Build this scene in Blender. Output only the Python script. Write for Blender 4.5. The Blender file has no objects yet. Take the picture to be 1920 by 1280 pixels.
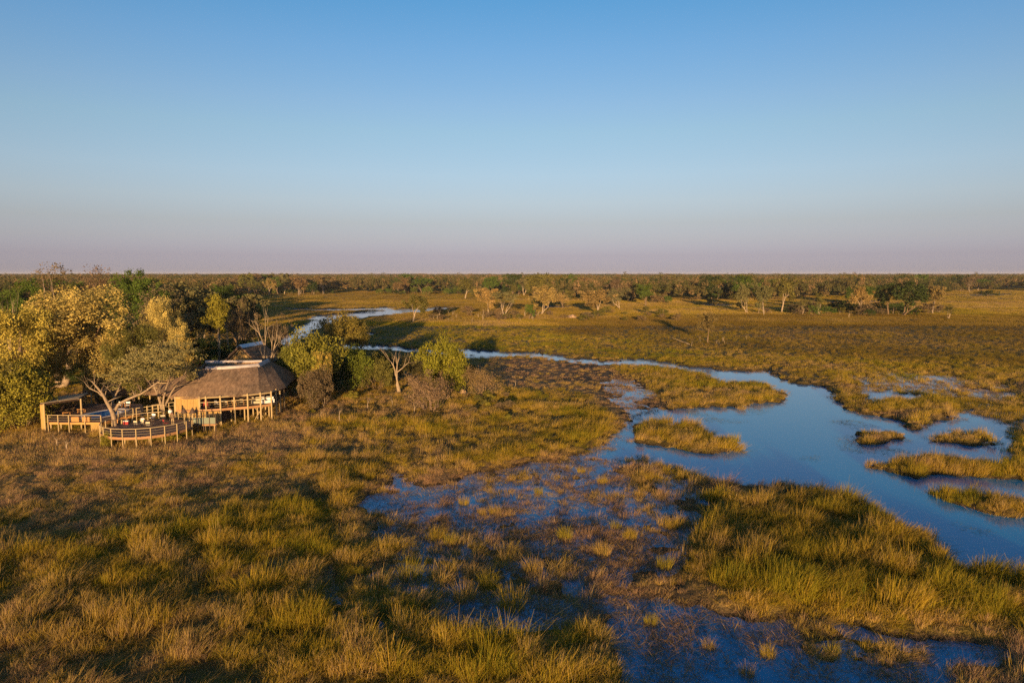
import bpy, bmesh, math, random
import numpy as np
from mathutils import Vector, Matrix, Euler

# ------------------------------------------------------------------ camera, sky, sun, exposure
sc = bpy.context.scene
C = sc.collection
RAD = math.radians
PITCH = math.atan(127 / 1280)
CAM_Z = 21.0
cam = bpy.data.cameras.new('camera')
cam_ob = bpy.data.objects.new('camera', cam)
C.objects.link(cam_ob)
cam.lens = 24; cam.sensor_width = 36; cam.clip_start = 0.5; cam.clip_end = 60000
cam_ob.location = (0, 0, CAM_Z)
cam_ob.rotation_euler = (math.pi / 2 - PITCH, 0, 0)
sc.camera = cam_ob

SUN_EL = 5.0
SUN_AZ = 183.0            # degrees clockwise from +Y: where the sun stands (behind the camera, a little to the left)
world = bpy.data.worlds.new('World'); sc.world = world; world.use_nodes = True
wn = world.node_tree.nodes; wl = world.node_tree.links
sky = wn.new('ShaderNodeTexSky'); sky.sky_type = 'NISHITA'; sky.sun_disc = False
sky.sun_elevation = RAD(SUN_EL); sky.sun_rotation = RAD(SUN_AZ)
sky.altitude = 900; sky.air_density = 1.0; sky.dust_density = 0.5; sky.ozone_density = 3.0
# the dusk sky: the mauve earth-shadow band at the horizon and deeper blue above, the same all the way round
tc = wn.new('ShaderNodeTexCoord'); sx = wn.new('ShaderNodeSeparateXYZ'); wl.new(tc.outputs['Generated'], sx.inputs[0])
mr = wn.new('ShaderNodeMapRange'); mr.inputs['From Min'].default_value = 0; mr.inputs['From Max'].default_value = 0.36
wl.new(sx.outputs['Z'], mr.inputs['Value'])
cr = wn.new('ShaderNodeValToRGB'); wl.new(mr.outputs[0], cr.inputs[0])
STOPS = [(.2, .925, .91, 1.95), (1.46, 1.03, .81, 1.41), (2.77, 1.32, .91, 1.17), (4.08, 1.58, 1.01, 1.05), (5.81, 1.955, 1.23, 1.13),
         (7.94, 2.17, 1.42, 1.23), (11.28, 2.21, 1.57, 1.29), (13.3, 2.14, 1.59, 1.38), (17.2, 1.75, 1.61, 1.52), (20.9, 1.29, 1.59, 1.585)]
el = cr.color_ramp.elements
while len(el) < len(STOPS): el.new(0.5)
for e, s in zip(el, STOPS):
    e.position = min(1, math.sin(RAD(s[0])) / .36)
    e.color = (s[1] / 2.22, s[2] / 2.22, s[3] / 2.22, 1)
mx = wn.new('ShaderNodeMix'); mx.data_type = 'RGBA'; mx.blend_type = 'MULTIPLY'; mx.inputs[0].default_value = 1
wl.new(sky.outputs[0], mx.inputs[6]); wl.new(cr.outputs[0], mx.inputs[7])
bgn = wn['Background']; wl.new(mx.outputs[2], bgn.inputs[0]); bgn.inputs[1].default_value = 0.15

sun = bpy.data.lights.new('sun', 'SUN'); sun.energy = 5.0; sun.angle = RAD(0.6); sun.color = (1.0, 0.67, 0.33)
sun_ob = bpy.data.objects.new('sun', sun); C.objects.link(sun_ob)
sdir = Vector((math.sin(RAD(SUN_AZ)) * math.cos(RAD(SUN_EL)), math.cos(RAD(SUN_AZ)) * math.cos(RAD(SUN_EL)), math.sin(RAD(SUN_EL))))
sun_ob.rotation_euler = sdir.to_track_quat('Z', 'Y').to_euler()
sun_ob.location = sdir * 200

vs = sc.view_settings
vs.view_transform = 'Standard'; vs.look = 'None'; vs.exposure = 1.15; vs.gamma = 1; vs.use_curve_mapping = False
sc.cycles.max_bounces = 6; sc.cycles.diffuse_bounces = 3; sc.cycles.glossy_bounces = 2; sc.cycles.transmission_bounces = 4
sc.cycles.transparent_max_bounces = 8; sc.cycles.volume_bounces = 0
sc.cycles.use_denoising = False
sc.cycles.sample_clamp_direct = 4.0; sc.cycles.sample_clamp_indirect = 2.0

# ------------------------------------------------------------------ helpers
rng = np.random.default_rng(7)
random.seed(7)
CP, SP = math.cos(PITCH), math.sin(PITCH)

def ray(u, v):
    a = (u - 960) / 1280; b = (640 - v) / 1280
    return Vector((a, CP + b * SP, -SP + b * CP))
def at(u, v, z=0.0):                 # the survey: where a point of the photograph stands at height z
    d = ray(u, v); t = (z - CAM_Z) / d.z
    return Vector((d.x * t, d.y * t, z))
def atY(u, v, Y):                    # the same at distance Y
    d = ray(u, v); t = Y / d.y
    return Vector((d.x * t, Y, CAM_Z + d.z * t))

def vnoise(x, y, seed=0):
    xi = np.floor(x).astype(np.int64); yi = np.floor(y).astype(np.int64)
    xf = x - xi; yf = y - yi
    def h(a, b):
        n = (a * 374761393 + b * 668265263 + seed * 1442695041) & 0xffffffff
        n = ((n ^ (n >> 13)) * 1274126177) & 0xffffffff
        n = n ^ (n >> 16)
        return (n & 0xffff) / 65535.0
    sxx = xf * xf * (3 - 2 * xf); syy = yf * yf * (3 - 2 * yf)
    a = h(xi, yi); b = h(xi + 1, yi); c = h(xi, yi + 1); d = h(xi + 1, yi + 1)
    return (a + (b - a) * sxx) * (1 - syy) + (c + (d - c) * sxx) * syy
def fbm(x, y, seed=0, oct=4):
    s = 0; a = .5; t = 0
    for i in range(oct):
        s = s + a * vnoise(x * 2 ** i + 17.3 * i, y * 2 ** i + 9.1 * i, seed + i); t += a; a *= .5
    return s / t * 2 - 1

def world_poly(pix, z=0.0):
    return np.array([[p.x, p.y] for p in (at(u, v, z) for u, v in pix)])
def sdist(poly, X, Y):               # signed distance, negative inside
    d = np.full(X.shape, 1e18); ins = np.zeros(X.shape, bool)
    n = len(poly)
    for i in range(n):
        ax, ay = poly[i]; bx, by = poly[(i + 1) % n]
        ex, ey = bx - ax, by - ay
        wx, wy = X - ax, Y - ay
        t = np.clip((wx * ex + wy * ey) / (ex * ex + ey * ey + 1e-9), 0, 1)
        d = np.minimum(d, (wx - ex * t) ** 2 + (wy - ey * t) ** 2)
        c = (ay > Y) != (by > Y)
        ins ^= c & (X < ex * (Y - ay) / (ey if abs(ey) > 1e-9 else 1e-9) + ax)
    d = np.sqrt(d)
    return np.where(ins, -d, d)
def soft_mask(poly, X, Y, soft):     # soft edge width grows with distance
    m = np.zeros(X.shape)
    mar = soft * 3 * max(1, poly[:, 1].max() * .01) + 1
    k = (X > poly[:, 0].min() - mar) & (X < poly[:, 0].max() + mar) & (Y > poly[:, 1].min() - mar) & (Y < poly[:, 1].max() + mar)
    if k.any():
        x, y = X[k], Y[k]
        m[k] = np.clip(.5 - sdist(poly, x, y) / (soft * np.maximum(1, y * .01)), 0, 1)
    return m

# ------------------------------------------------------------------ the wetland: where water, land and reed stand
# (wetness, edge softness, outline): laid one over the other
WET = [
 # wet ground in the marsh, water between the tussocks
 (.52, 2.5, [(672,945),(735,885),(800,905),(900,880),(1000,860),(1110,850),(1140,815),(1170,790),(1300,850),(1420,950),(1300,1150),(1130,1170),(1000,1200),(830,1200),(735,1120),(700,1040)]),
 (.49, 1.5, [(700,1010),(880,1020),(1090,1025),(1160,1110),(1000,1140),(830,1130),(735,1110)]),
 (.60, 2.0, [(900,890),(1010,870),(1110,852),(1150,822),(1240,850),(1290,900),(1260,960),(1120,965),(1000,950),(880,935)]),
 (.62, 1.0, [(690,925),(780,912),(900,920),(920,960),(860,985),(760,960),(690,955)]),
 (.80, .8, [(735,886),(742,884),(752,912),(700,948),(672,952),(700,935),(740,918)]),
 (.58, .8, [(690,985),(705,985),(712,1100),(728,1180),(730,1290),(706,1290),(706,1190),(694,1100)]),
 (.62, 1.0, [(760,1010),(800,1000),(830,1060),(800,1120),(760,1090)]),
 (.85, 1.0, [(820,1150),(880,1135),(1000,1140),(1010,1175),(920,1190),(840,1180)]),
 (.60, .8, [(600,1060),(630,1050),(660,1110),(640,1180),(600,1130)]),
 (.58, .6, [(360,1060),(385,1060),(400,1110),(380,1110)]),
 (.30, 1.5, [(560,930),(600,900),(640,960),(640,1040),(600,1030)]),
 (.50, 2.5, [(1110,690),(1160,690),(1235,735),(1270,790),(1190,800),(1140,760)]),
 (.30, 3.0, [(940,670),(1120,672),(1150,700),(1110,720),(960,715)]),
 (.50, 4.0, [(1560,690),(1720,690),(1920,720),(2000,800),(1900,830),(1720,740),(1600,745)]),
 # main channel
 (1.0, 1.2, [(1085,674),(1138,676),(1195,671),(1300,688),(1345,693),(1440,697),(1475,714),(1545,725),(1568,738),(1576,760),(1640,778),(1722,800),(1742,790),(1790,783),(1850,786),
    (1885,806),(1900,838),(1905,852),(1875,866),(1930,905),(2000,920),(2100,1000),(2100,1116),(1920,1096),(1850,1082),(1785,1074),(1768,1044),(1750,1014),
    (1700,996),(1640,966),(1590,941),(1548,932),(1480,915),(1370,914),(1330,904),(1290,886),(1250,872),(1150,850),(1155,825),(1200,775),(1240,772),(1300,764),(1390,764),(1440,752),
    (1476,742),(1450,729),(1420,718),(1345,719),(1318,704),(1240,692),(1190,688),(1138,684),(1085,677)]),
 (1.0, .8, [(1612,743),(1660,735),(1725,741),(1748,751),(1690,756),(1640,753)]),
 (1.0, .8, [(1786,772),(1850,780),(1905,800),(1885,818),(1820,800)]),
 (.9, .8, [(1590,752),(1640,750),(1650,756),(1600,758)]),
 (.75, .8, [(1700,700),(1790,706),(1830,716),(1760,716)]), (.8, .8, [(1830,730),(1910,738),(1930,750),(1850,745)]),
 # reed islands and banks in it
 (0.0, 1.0, [(1190,800),(1230,795),(1290,797),(1312,806),(1330,820),(1360,830),(1398,832),(1396,844),(1350,851),(1308,849),(1250,838),(1195,828)]),
 (0.0, 1.0, [(1598,821),(1625,813),(1660,811),(1694,817),(1690,824),(1650,831),(1606,830)]),
 (0.0, 1.0, [(1756,820),(1780,816),(1826,817),(1858,825),(1866,831),(1826,834),(1766,829)]),
 (0.0, 1.0, [(1578,759),(1612,761),(1680,755),(1770,758),(1788,772),(1735,785),(1690,786),(1640,778),(1604,774)]),
 (0.0, 1.0, [(1618,872),(1660,868),(1720,861),(1770,863),(1800,873),(1850,876),(1930,881),(2000,900),(1915,900),(1850,893),(1780,893),(1700,894),(1655,883)]),
 (0.0, 1.0, [(1765,930),(1800,929),(1850,937),(1930,949),(1990,968),(1900,970),(1840,957),(1785,938)]),
 (0.0, .8, [(1690,797),(1722,796),(1722,804),(1695,806)]),
 # wide reed bed
 (.06, 1.5, [(1180,880),(1240,872),(1300,894),(1370,914),(1480,917),(1545,932),(1600,946),(1650,971),(1705,1001),(1745,1016),(1765,1050),(1780,1074),(1930,1102),(2100,1130),(2100,1240),(1920,1190),
    (1760,1190),(1600,1160),(1500,1145),(1380,1140),(1270,1120),(1200,1100),(1260,1050),(1300,1000),(1260,950)]),
 (.50, 1.5, [(1200,872),(1290,885),(1345,905),(1350,965),(1310,1050),(1260,1105),(1190,1090),(1255,1000),(1230,930)]),
 (.85, .8, [(1600,1070),(1680,1040),(1740,1048),(1700,1062),(1630,1062)]),
 (.60, .8, [(1440,920),(1480,922),(1482,945),(1445,945)]),
 # dark water of the near corner
 (.90, 1.2, [(1130,1175),(1200,1135),(1290,1135),(1400,1160),(1500,1160),(1600,1178),(1760,1205),(1920,1215),(2100,1250),(2100,1400),(1190,1400),(1150,1240)]),
 (.42, 1.5, [(1480,1150),(1600,1190),(1750,1210),(1740,1240),(1560,1260),(1480,1220)]),
 (.30, 1.0, [(1780,1240),(1920,1225),(2100,1280),(2100,1400),(1760,1400)]),
 # far reaches
 (1.0, 1.0, [(520,640),(548,620),(572,603),(584,592),(640,588),(700,583),(770,578),(846,575),(846,581),(770,588),(700,595),(648,606),(606,613),(590,620),(560,640),(545,655),(515,655)]),
 (.72, 1.0, [(520,577),(600,579),(670,578),(760,575),(740,581),(640,585),(540,583)]),
 (1.0, .8, [(668,624),(690,624),(714,628),(690,631),(668,629)]),
 (1.0, .8, [(640,643),(700,647),(755,652),(800,657),(880,654),(945,660),(1000,661),(1090,672),(1090,680),(1000,671),(940,669),(870,664),(800,666),(740,660),(640,656)]),
 (.55, 1.0, [(780,662),(900,666),(960,672),(900,676),(800,672)]),
 (1.0, .8, [(990,574),(1040,574),(1072,574),(1068,578),(1000,578)]),
 (.8, .8, [(1290,571),(1380,570),(1384,574),(1300,575)]),
 (1.0, .8, [(1545,566),(1652,563),(1650,568),(1560,569)]),
 (.9, .8, [(1800,553),(1900,551),(1900,554),(1800,556)]),
]
WET = [(w, s, world_poly(p)) for w, s, p in WET]
MOUND = world_poly([(-600,830),(0,815),(230,835),(560,770),(900,735),(960,690),(700,680),(560,650),(420,560),(-600,560)])
FARLAND = world_poly([(900,597),(1230,593),(1200,585),(880,585)])

def wetness(X, Y):
    amp = np.clip(Y * .014, .3, 6)
    sc_ = 1 / np.clip(Y * .05, 1.6, 30)
    # the shore wanders: the outline is read at a displaced point
    xs = X + amp * (fbm(X / 3.1, Y / 3.1, 3, 3) + .8 * fbm(X / .9, Y / .9, 8, 2) + .5 * fbm(X / 9, Y / 9, 14, 2))
    ys = Y + amp * 1.4 * (fbm(X / 3.7, Y / 3.7, 5, 3) + .8 * fbm(X / 1.1, Y / 1.1, 9, 2))
    w = np.zeros(X.shape)
    for val, s, poly in WET:
        m = soft_mask(poly, xs, ys, s)
        w = w * (1 - m) + val * m
    return w
def height(X, Y, w=None):
    if w is None: w = wetness(X, Y)
    n = fbm(X / 2.3, Y / 2.3, 21, 4)
    fq = np.clip((Y - 95) / 60, 0, 1)
    n = n * (1 - fq) + fq * 1.25 * fbm(X / 8, Y / 13, 23, 4)
    h = .30 * ((.5 - w) * 2.2 + n * .8)
    soak = np.clip(1 - np.abs(w - .54) / .2, 0, 1) * (1 - fq)          # flooded marsh: nearly level, just awash
    h = h * (1 - .72 * soak) - .035 * soak
    land = np.clip((.5 - w) * 2, 0, 1)
    h = h + land * (.16 + .12 * fbm(X / 19, Y / 19, 33, 3))
    h = h + .16 * soft_mask(MOUND, X, Y, 5) * land
    h = h + .9 * np.clip((Y - 700) / 1500, 0, 1) * land
    return np.clip(h, -.6, 2.5)
def ground_z(x, y):
    return float(height(np.array([float(x)]), np.array([float(y)]))[0])

# ------------------------------------------------------------------ materials
def new_mat(name):
    m = bpy.data.materials.new(name); m.use_nodes = True
    nt = m.node_tree; nt.nodes.clear()
    out = nt.nodes.new('ShaderNodeOutputMaterial')
    return m, nt, out
def nd(nt, t, **kw):
    n = nt.nodes.new(t)
    for k, v in kw.items():
        if hasattr(n, k): setattr(n, k, v)
        else: n.inputs[k].default_value = v
    return n
def ramp(nt, fac, stops):
    r = nt.nodes.new('ShaderNodeValToRGB'); e = r.color_ramp.elements
    while len(e) < len(stops): e.new(.5)
    for a, (p, c) in zip(e, stops): a.position = p; a.color = (*c, 1)
    nt.links.new(fac, r.inputs[0]); return r.outputs[0]
def mixc(nt, fac, a, b, mode='MIX'):
    m = nt.nodes.new('ShaderNodeMix'); m.data_type = 'RGBA'; m.blend_type = mode
    for s, x in ((m.inputs[0], fac), (m.inputs[6], a), (m.inputs[7], b)):
        if hasattr(x, 'links'): nt.links.new(x, s)
        elif isinstance(x, (int, float)): s.default_value = x
        else: s.default_value = (*x, 1)
    return m.outputs[2]
def noise(nt, scale, detail=3, coord=None, rough=.55):
    n = nt.nodes.new('ShaderNodeTexNoise'); n.inputs['Scale'].default_value = scale; n.inputs['Detail'].default_value = detail
    n.inputs['Roughness'].default_value = rough
    if coord is not None: nt.links.new(coord, n.inputs['Vector'])
    return n.outputs['Fac']

def basic(name, col, rough=.8, var=.25, scale=3.0, bump=0.0, stretch=None):
    m, nt, out = new_mat(name)
    t = nt.nodes.new('ShaderNodeTexCoord'); co = t.outputs['Object']
    if stretch:
        mp = nt.nodes.new('ShaderNodeMapping'); mp.inputs['Scale'].default_value = stretch
        nt.links.new(co, mp.inputs[0]); co = mp.outputs[0]
    f = noise(nt, scale, 4, co)
    lo = tuple(c * (1 - var) for c in col); hi = tuple(min(1, c * (1 + var)) for c in col)
    c = ramp(nt, f, [(.25, lo), (.75, hi)])
    b = nt.nodes.new('ShaderNodeBsdfPrincipled'); nt.links.new(c, b.inputs['Base Color']); b.inputs['Roughness'].default_value = rough
    b.inputs['Specular IOR Level'].default_value = .3
    if bump:
        bm_ = nt.nodes.new('ShaderNodeBump'); bm_.inputs['Strength'].default_value = bump; bm_.inputs['Distance'].default_value = .03
        nt.links.new(f, bm_.inputs['Height']); nt.links.new(bm_.outputs[0], b.inputs['Normal'])
    nt.links.new(b.outputs[0], out.inputs[0])
    return m
M = {}
def build_ground_mat():
    m, nt, out = new_mat('earth')
    geo = nt.nodes.new('ShaderNodeNewGeometry'); P = geo.outputs['Position']
    at_ = nd(nt, 'ShaderNodeAttribute', attribute_name='cover')
    base = mixc(nt, 1.0, at_.outputs['Color'], ramp(nt, noise(nt, .35, 5, P), [(.3, (.55,.55,.55)), (.7, (1.3,1.25,1.2))]), 'MULTIPLY')
    base = mixc(nt, ramp(nt, noise(nt, .045, 4, P), [(.42, (0,0,0)), (.62, (.6,.6,.6))]), base, (.17, .105, .045))
    sp = nt.nodes.new('ShaderNodeSeparateXYZ'); nt.links.new(P, sp.inputs[0])
    mm = nd(nt, 'ShaderNodeMapRange'); mm.inputs['From Min'].default_value = .03; mm.inputs['From Max'].default_value = .36
    nt.links.new(sp.outputs['Z'], mm.inputs[0])
    mud = ramp(nt, noise(nt, 2.2, 4, P), [(.3, (.03,.022,.013)), (.7, (.085,.058,.032))])
    col = mixc(nt, mm.outputs[0], mud, base)
    b = nt.nodes.new('ShaderNodeBsdfPrincipled'); nt.links.new(col, b.inputs['Base Color']); b.inputs['Roughness'].default_value = .9
    b.inputs['Specular IOR Level'].default_value = .15
    bp = nt.nodes.new('ShaderNodeBump'); bp.inputs['Strength'].default_value = 1; bp.inputs['Distance'].default_value = .9
    nt.links.new(noise(nt, 1.6, 5, P, .7), bp.inputs['Height']); nt.links.new(bp.outputs[0], b.inputs['Normal'])
    nt.links.new(b.outputs[0], out.inputs[0])
    return m
def build_water_mat():
    m, nt, out = new_mat('still_water')
    geo = nt.nodes.new('ShaderNodeNewGeometry'); P = geo.outputs['Position']
    b = nt.nodes.new('ShaderNodeBsdfPrincipled')
    b.inputs['Base Color'].default_value = (.008, .18, .35, 1); b.inputs['Roughness'].default_value = .06; b.inputs['IOR'].default_value = 1.36
    bp = nt.nodes.new('ShaderNodeBump'); bp.inputs['Strength'].default_value = .35; bp.inputs['Distance'].default_value = .02
    nt.links.new(noise(nt, 1.6, 3, P), bp.inputs['Height']); nt.links.new(bp.outputs[0], b.inputs['Normal'])
    nt.links.new(b.outputs[0], out.inputs[0])
    return m
def build_grass_mat(name='grass_blade', stops=None):
    m, nt, out = new_mat(name)
    ti = nd(nt, 'ShaderNodeAttribute', attribute_name='tint', attribute_type='INSTANCER')
    geo = nt.nodes.new('ShaderNodeNewGeometry')
    hh = nd(nt, 'ShaderNodeAttribute', attribute_name='along')
    a = nt.nodes.new('ShaderNodeMath'); a.operation = 'MULTIPLY_ADD'; a.inputs[1].default_value = .34; nt.links.new(geo.outputs['Random Per Island'], a.inputs[0])
    nt.links.new(ti.outputs['Fac'], a.inputs[2])
    a2 = nt.nodes.new('ShaderNodeMath'); a2.operation = 'SUBTRACT'; nt.links.new(a.outputs[0], a2.inputs[0]); a2.inputs[1].default_value = .17
    a3 = nt.nodes.new('ShaderNodeMath'); a3.operation = 'MULTIPLY_ADD'; nt.links.new(hh.outputs['Fac'], a3.inputs[0]); a3.inputs[1].default_value = -.16; nt.links.new(a2.outputs[0], a3.inputs[2])
    c = ramp(nt, a3.outputs[0], stops or [(0, (.36,.21,.12)), (.14, (.52,.35,.13)), (.32, (.44,.275,.035)), (.55, (.31,.235,.018)), (.78, (.225,.21,.02)), (1, (.13,.17,.02))])
    br = nd(nt, 'ShaderNodeAttribute', attribute_name='brown', attribute_type='INSTANCER')
    c = mixc(nt, br.outputs['Fac'], c, (.17, .105, .022))
    d = nt.nodes.new('ShaderNodeBsdfDiffuse'); nt.links.new(c, d.inputs[0])
    t = nt.nodes.new('ShaderNodeBsdfTranslucent'); nt.links.new(c, t.inputs[0])
    s = nt.nodes.new('ShaderNodeMixShader'); s.inputs[0].default_value = .42
    nt.links.new(d.outputs[0], s.inputs[1]); nt.links.new(t.outputs[0], s.inputs[2]); nt.links.new(s.outputs[0], out.inputs[0])
    return m
M['earth'] = build_ground_mat(); M['water'] = build_water_mat(); M['grass'] = build_grass_mat()

# ------------------------------------------------------------------ object helpers
def tag(o, label=None, cat=None, group=None, kind=None):
    if label: o['label'] = label
    if cat: o['category'] = cat
    if group: o['group'] = group
    if kind: o['kind'] = kind
    return o
def mesh_from(name, V, F, mat, attrs=None):
    me = bpy.data.meshes.new(name)
    V = np.asarray(V, np.float32).reshape(-1, 3)
    F = np.asarray(F, np.int32)
    k = F.shape[1]
    me.vertices.add(len(V)); me.vertices.foreach_set('co', V.ravel())
    me.loops.add(F.size); me.loops.foreach_set('vertex_index', F.ravel())
    me.polygons.add(len(F)); me.polygons.foreach_set('loop_start', np.arange(0, F.size, k, dtype=np.int32))
    me.polygons.foreach_set('loop_total', np.full(len(F), k, np.int32))
    me.update(calc_edges=True)
    if mat: me.materials.append(mat)
    for n, (t, a) in (attrs or {}).items():
        at_ = me.attributes.new(n, t, 'POINT')
        at_.data.foreach_set({'FLOAT': 'value', 'FLOAT_COLOR': 'color'}[t], np.asarray(a, np.float32).ravel())
    return me
def link(name, me, parent=None, loc=None):
    o = bpy.data.objects.new(name, me); C.objects.link(o)
    if parent: o.parent = parent
    if loc is not None: o.location = loc
    return o

# vegetation zones: (height, density, tint) laid over each other, tint 0 dry straw .. 1 fresh green
ZONES = [
 ((.80, .95, .50), 6, [(880,690),(1100,668),(1440,690),(1600,720),(1920,770),(2300,800),(2300,592),(1300,588),(1000,600),(860,625)]),     # meadow across the channel
 ((.70, .95, .44), 8, [(1100,600),(1500,592),(2300,600),(2300,640),(1700,655),(1350,622),(1150,612)]),                                    # browner band
 ((.80, 1., .55), 4, [(700,665),(1100,672),(1440,695),(1600,715),(1600,700),(1300,668),(1100,655),(800,648),(660,632)]),                  # greener channel bank
 ((.60, .9, .62), 6, [(650,600),(760,605),(880,612),(880,652),(700,648),(640,630)]),
 ((.60, .9, .42), 8, [(560,548),(900,548),(1060,560),(900,575),(560,575)]),
 ((.46, 1.2, .26), 5, [(-500,880),(100,860),(330,850),(600,840),(720,960),(740,1300),(-500,1300)]),
 ((1.0, 1.2, .38), 9, [(-500,1010),(100,990),(330,970),(560,940),(690,980),(740,1300),(-500,1300)]),
 ((.41, 1.7, .19), 4, [(-500,760),(80,800),(230,835),(380,830),(560,780),(740,770),(770,800),(600,840),(480,855),(250,868),(60,880),(-500,890)]),
 ((1.05, .85, .45), 3, [(560,795),(760,760),(950,735),(1160,765),(1170,800),(1110,848),(900,885),(740,905),(660,950),(560,880),(600,850)]),
 ((.60, .5, .10), 3, [(930,672),(1140,685),(1240,735),(1260,790),(1160,790),(1080,740),(950,730)]),
 ((.66, .85, .13), 2, [(672,945),(735,885),(800,905),(900,880),(1000,860),(1110,850),(1140,815),(1170,790),(1300,850),(1420,950),(1300,1150),(1130,1170),(1000,1200),(830,1200),(735,1120),(700,1040)]),
 ((.9, .85, .26), 2, [(690,1000),(880,1010),(1090,1015),(1180,1110),(1000,1150),(830,1150),(735,1120)]),
 ((1.1, .9, .46), 2, [(700,1150),(830,1170),(1000,1190),(1120,1190),(1180,1300),(700,1300)]),
 ((.95, 1.1, .44), 2, [(1160,690),(1320,700),(1420,712),(1476,740),(1440,760),(1380,785),(1250,775)]),
 ((1.10, 1.2, .40), 1, [(1190,792),(1290,786),(1400,832),(1390,850),(1250,845),(1190,828)]),
 ((1.00, 1.2, .46), 2, [(1560,690),(1720,690),(2200,720),(2200,1000),(1760,975),(1600,880),(1570,760)]),
 ((1.00, .9, .24), 2, [(1160,850),(1300,865),(1560,905),(1600,930),(1450,945),(1330,940),(1260,1000),(1180,1000)]),
 ((1.35, 1.4, .66), 2, [(1330,930),(1450,940),(1590,930),(1650,950),(1705,980),(1765,1030),(1780,1055),(2100,1100),(2100,1215),(1920,1180),(1700,1170),(1500,1130),(1250,1100),(1280,1000)]),
 ((.5, .9, .10), 2, [(1130,1180),(1300,1140),(1500,1160),(1920,1220),(2100,1400),(1180,1400)]),
 ((.8, 1.0, .26), 1, [(1770,1240),(1920,1222),(2100,1270),(2100,1400),(1740,1400)]),
 ((.6, .9, .16), 1, [(1480,1150),(1600,1190),(1750,1210),(1740,1240),(1560,1260),(1480,1220)]),
]
ZONES = [(v, s, world_poly(p)) for v, s, p in ZONES]
def zones(X, Y):
    xs = X + np.clip(Y * .02, .6, 10) * fbm(X / 6, Y / 6, 41, 3); ys = Y + np.clip(Y * .02, .6, 10) * fbm(X / 6, Y / 6, 43, 3)
    h = np.full(X.shape, .7); d = np.full(X.shape, .8); t = np.full(X.shape, .42)
    for (a, b, c), s, poly in ZONES:
        m = soft_mask(poly, xs, ys, s)
        h = h * (1 - m) + a * m; d = d * (1 - m) + b * m; t = t * (1 - m) + c * m
    return h, d, t
TINTS = np.array([[0, .30, .19, .10], [.16, .33, .22, .08], [.34, .27, .185, .04], [.55, .18, .145, .02], [.78, .11, .105, .016], [1, .065, .085, .015]])
BROWNISH = [(-.25, 6, world_poly([(-500,720),(80,790),(560,760),(760,740),(960,700),(960,760),(700,850),(480,880),(-500,930)])), (.75, 8, world_poly([(1000,600),(1500,590),(2400,598),(2400,720),(1920,690),(1560,672),(1200,640),(1000,625)])), (.45, 10, world_poly([(560,546),(1100,546),(1100,600),(560,600)])), (.35, 4, world_poly([(1420,900),(1760,980),(2100,1100),(2100,1215),(1500,1130),(1250,1090)]))]
def brownness(X, Y):
    b = np.full(X.shape, .12)
    for v, s_, poly in BROWNISH:
        m = soft_mask(poly, X + Y * .03 * fbm(X / 25, Y / 25, 48, 2), Y + Y * .03 * fbm(X / 25, Y / 25, 49, 2), s_); b = b * (1 - m) + v * m
    return np.clip(b + .32 * fbm(X / 12, Y / 20, 47, 3) + np.clip((Y - 120) / 100, 0, 1) * .35 * fbm(X / 110, Y / 28, 46, 3), 0, 1)
def tint_rgb(t):
    return np.stack([np.interp(t, TINTS[:, 0], TINTS[:, k]) for k in (1, 2, 3)], -1)

# ------------------------------------------------------------------ ground and water
def build_ground():
    fine = np.radians(np.linspace(-46, 46, 560))
    coarse = np.radians(np.linspace(46, 314, 90))[1:-1]
    ang = np.concatenate([fine, coarse]); na = len(ang)
    rad = np.geomspace(8, 9000, 680); nr = len(rad)
    R, A = np.meshgrid(rad, ang, indexing='ij')
    X = R * np.sin(A); Y = R * np.cos(A)
    x, y = X.ravel(), Y.ravel()
    w = wetness(x, y); z = height(x, y, w)
    far = np.clip((R.ravel() - 9000) / 12000, 0, 1)
    V = np.stack([x, y, z], 1)
    V = np.vstack([V, [[0, 0, .4]]])
    i = np.arange(nr - 1)[:, None]; j = np.arange(na)[None, :]
    jn = (j + 1) % na
    F = np.stack([i * na + j, i * na + jn, (i + 1) * na + jn, (i + 1) * na + j], -1).reshape(-1, 4)
    c = len(V) - 1
    cap = np.stack([np.full(na, c), (np.arange(na) + 1) % na, np.arange(na), np.full(na, c)], 1)
    F = F[:, ::-1]
    h, d, t = zones(x, y)
    t = t + .22 * fbm(x / 14, y / 14, 61, 4) + .15 * fbm(x / 90, y / 45, 62, 3)
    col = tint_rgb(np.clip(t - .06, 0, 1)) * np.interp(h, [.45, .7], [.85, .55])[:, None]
    col = np.vstack([col, [[.1, .07, .03]]])
    col = np.hstack([col, np.ones((len(col), 1))])
    me = mesh_from('ground', V, F, M['earth'], {'cover': ('FLOAT_COLOR', col)})
    bm = bmesh.new(); bm.from_mesh(me); bm.verts.ensure_lookup_table()
    for k in range(na):
        bm.faces.new((bm.verts[c], bm.verts[(k + 1) % na], bm.verts[k]))
    bm.normal_update(); bm.to_mesh(me); bm.free()
    me.polygons.foreach_set('use_smooth', np.ones(len(me.polygons), bool))
    o = link('ground', me)
    tag(o, 'flat marshy ground of the delta floor with mud and dry grass', 'ground', kind='structure')
    # water table
    n = 96; a = np.linspace(0, 2 * math.pi, n, endpoint=False)
    Vw = np.stack([5000 * np.sin(a), 5000 * np.cos(a), np.zeros(n)], 1)
    mw = bpy.data.meshes.new('water'); mw.from_pydata([tuple(v) for v in Vw], [], [list(range(n))[::-1]]); mw.materials.append(M['water'])
    ow = link('water', mw)
    tag(ow, 'still blue channel water winding between the reed beds', 'water', kind='structure')
build_ground()

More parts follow.
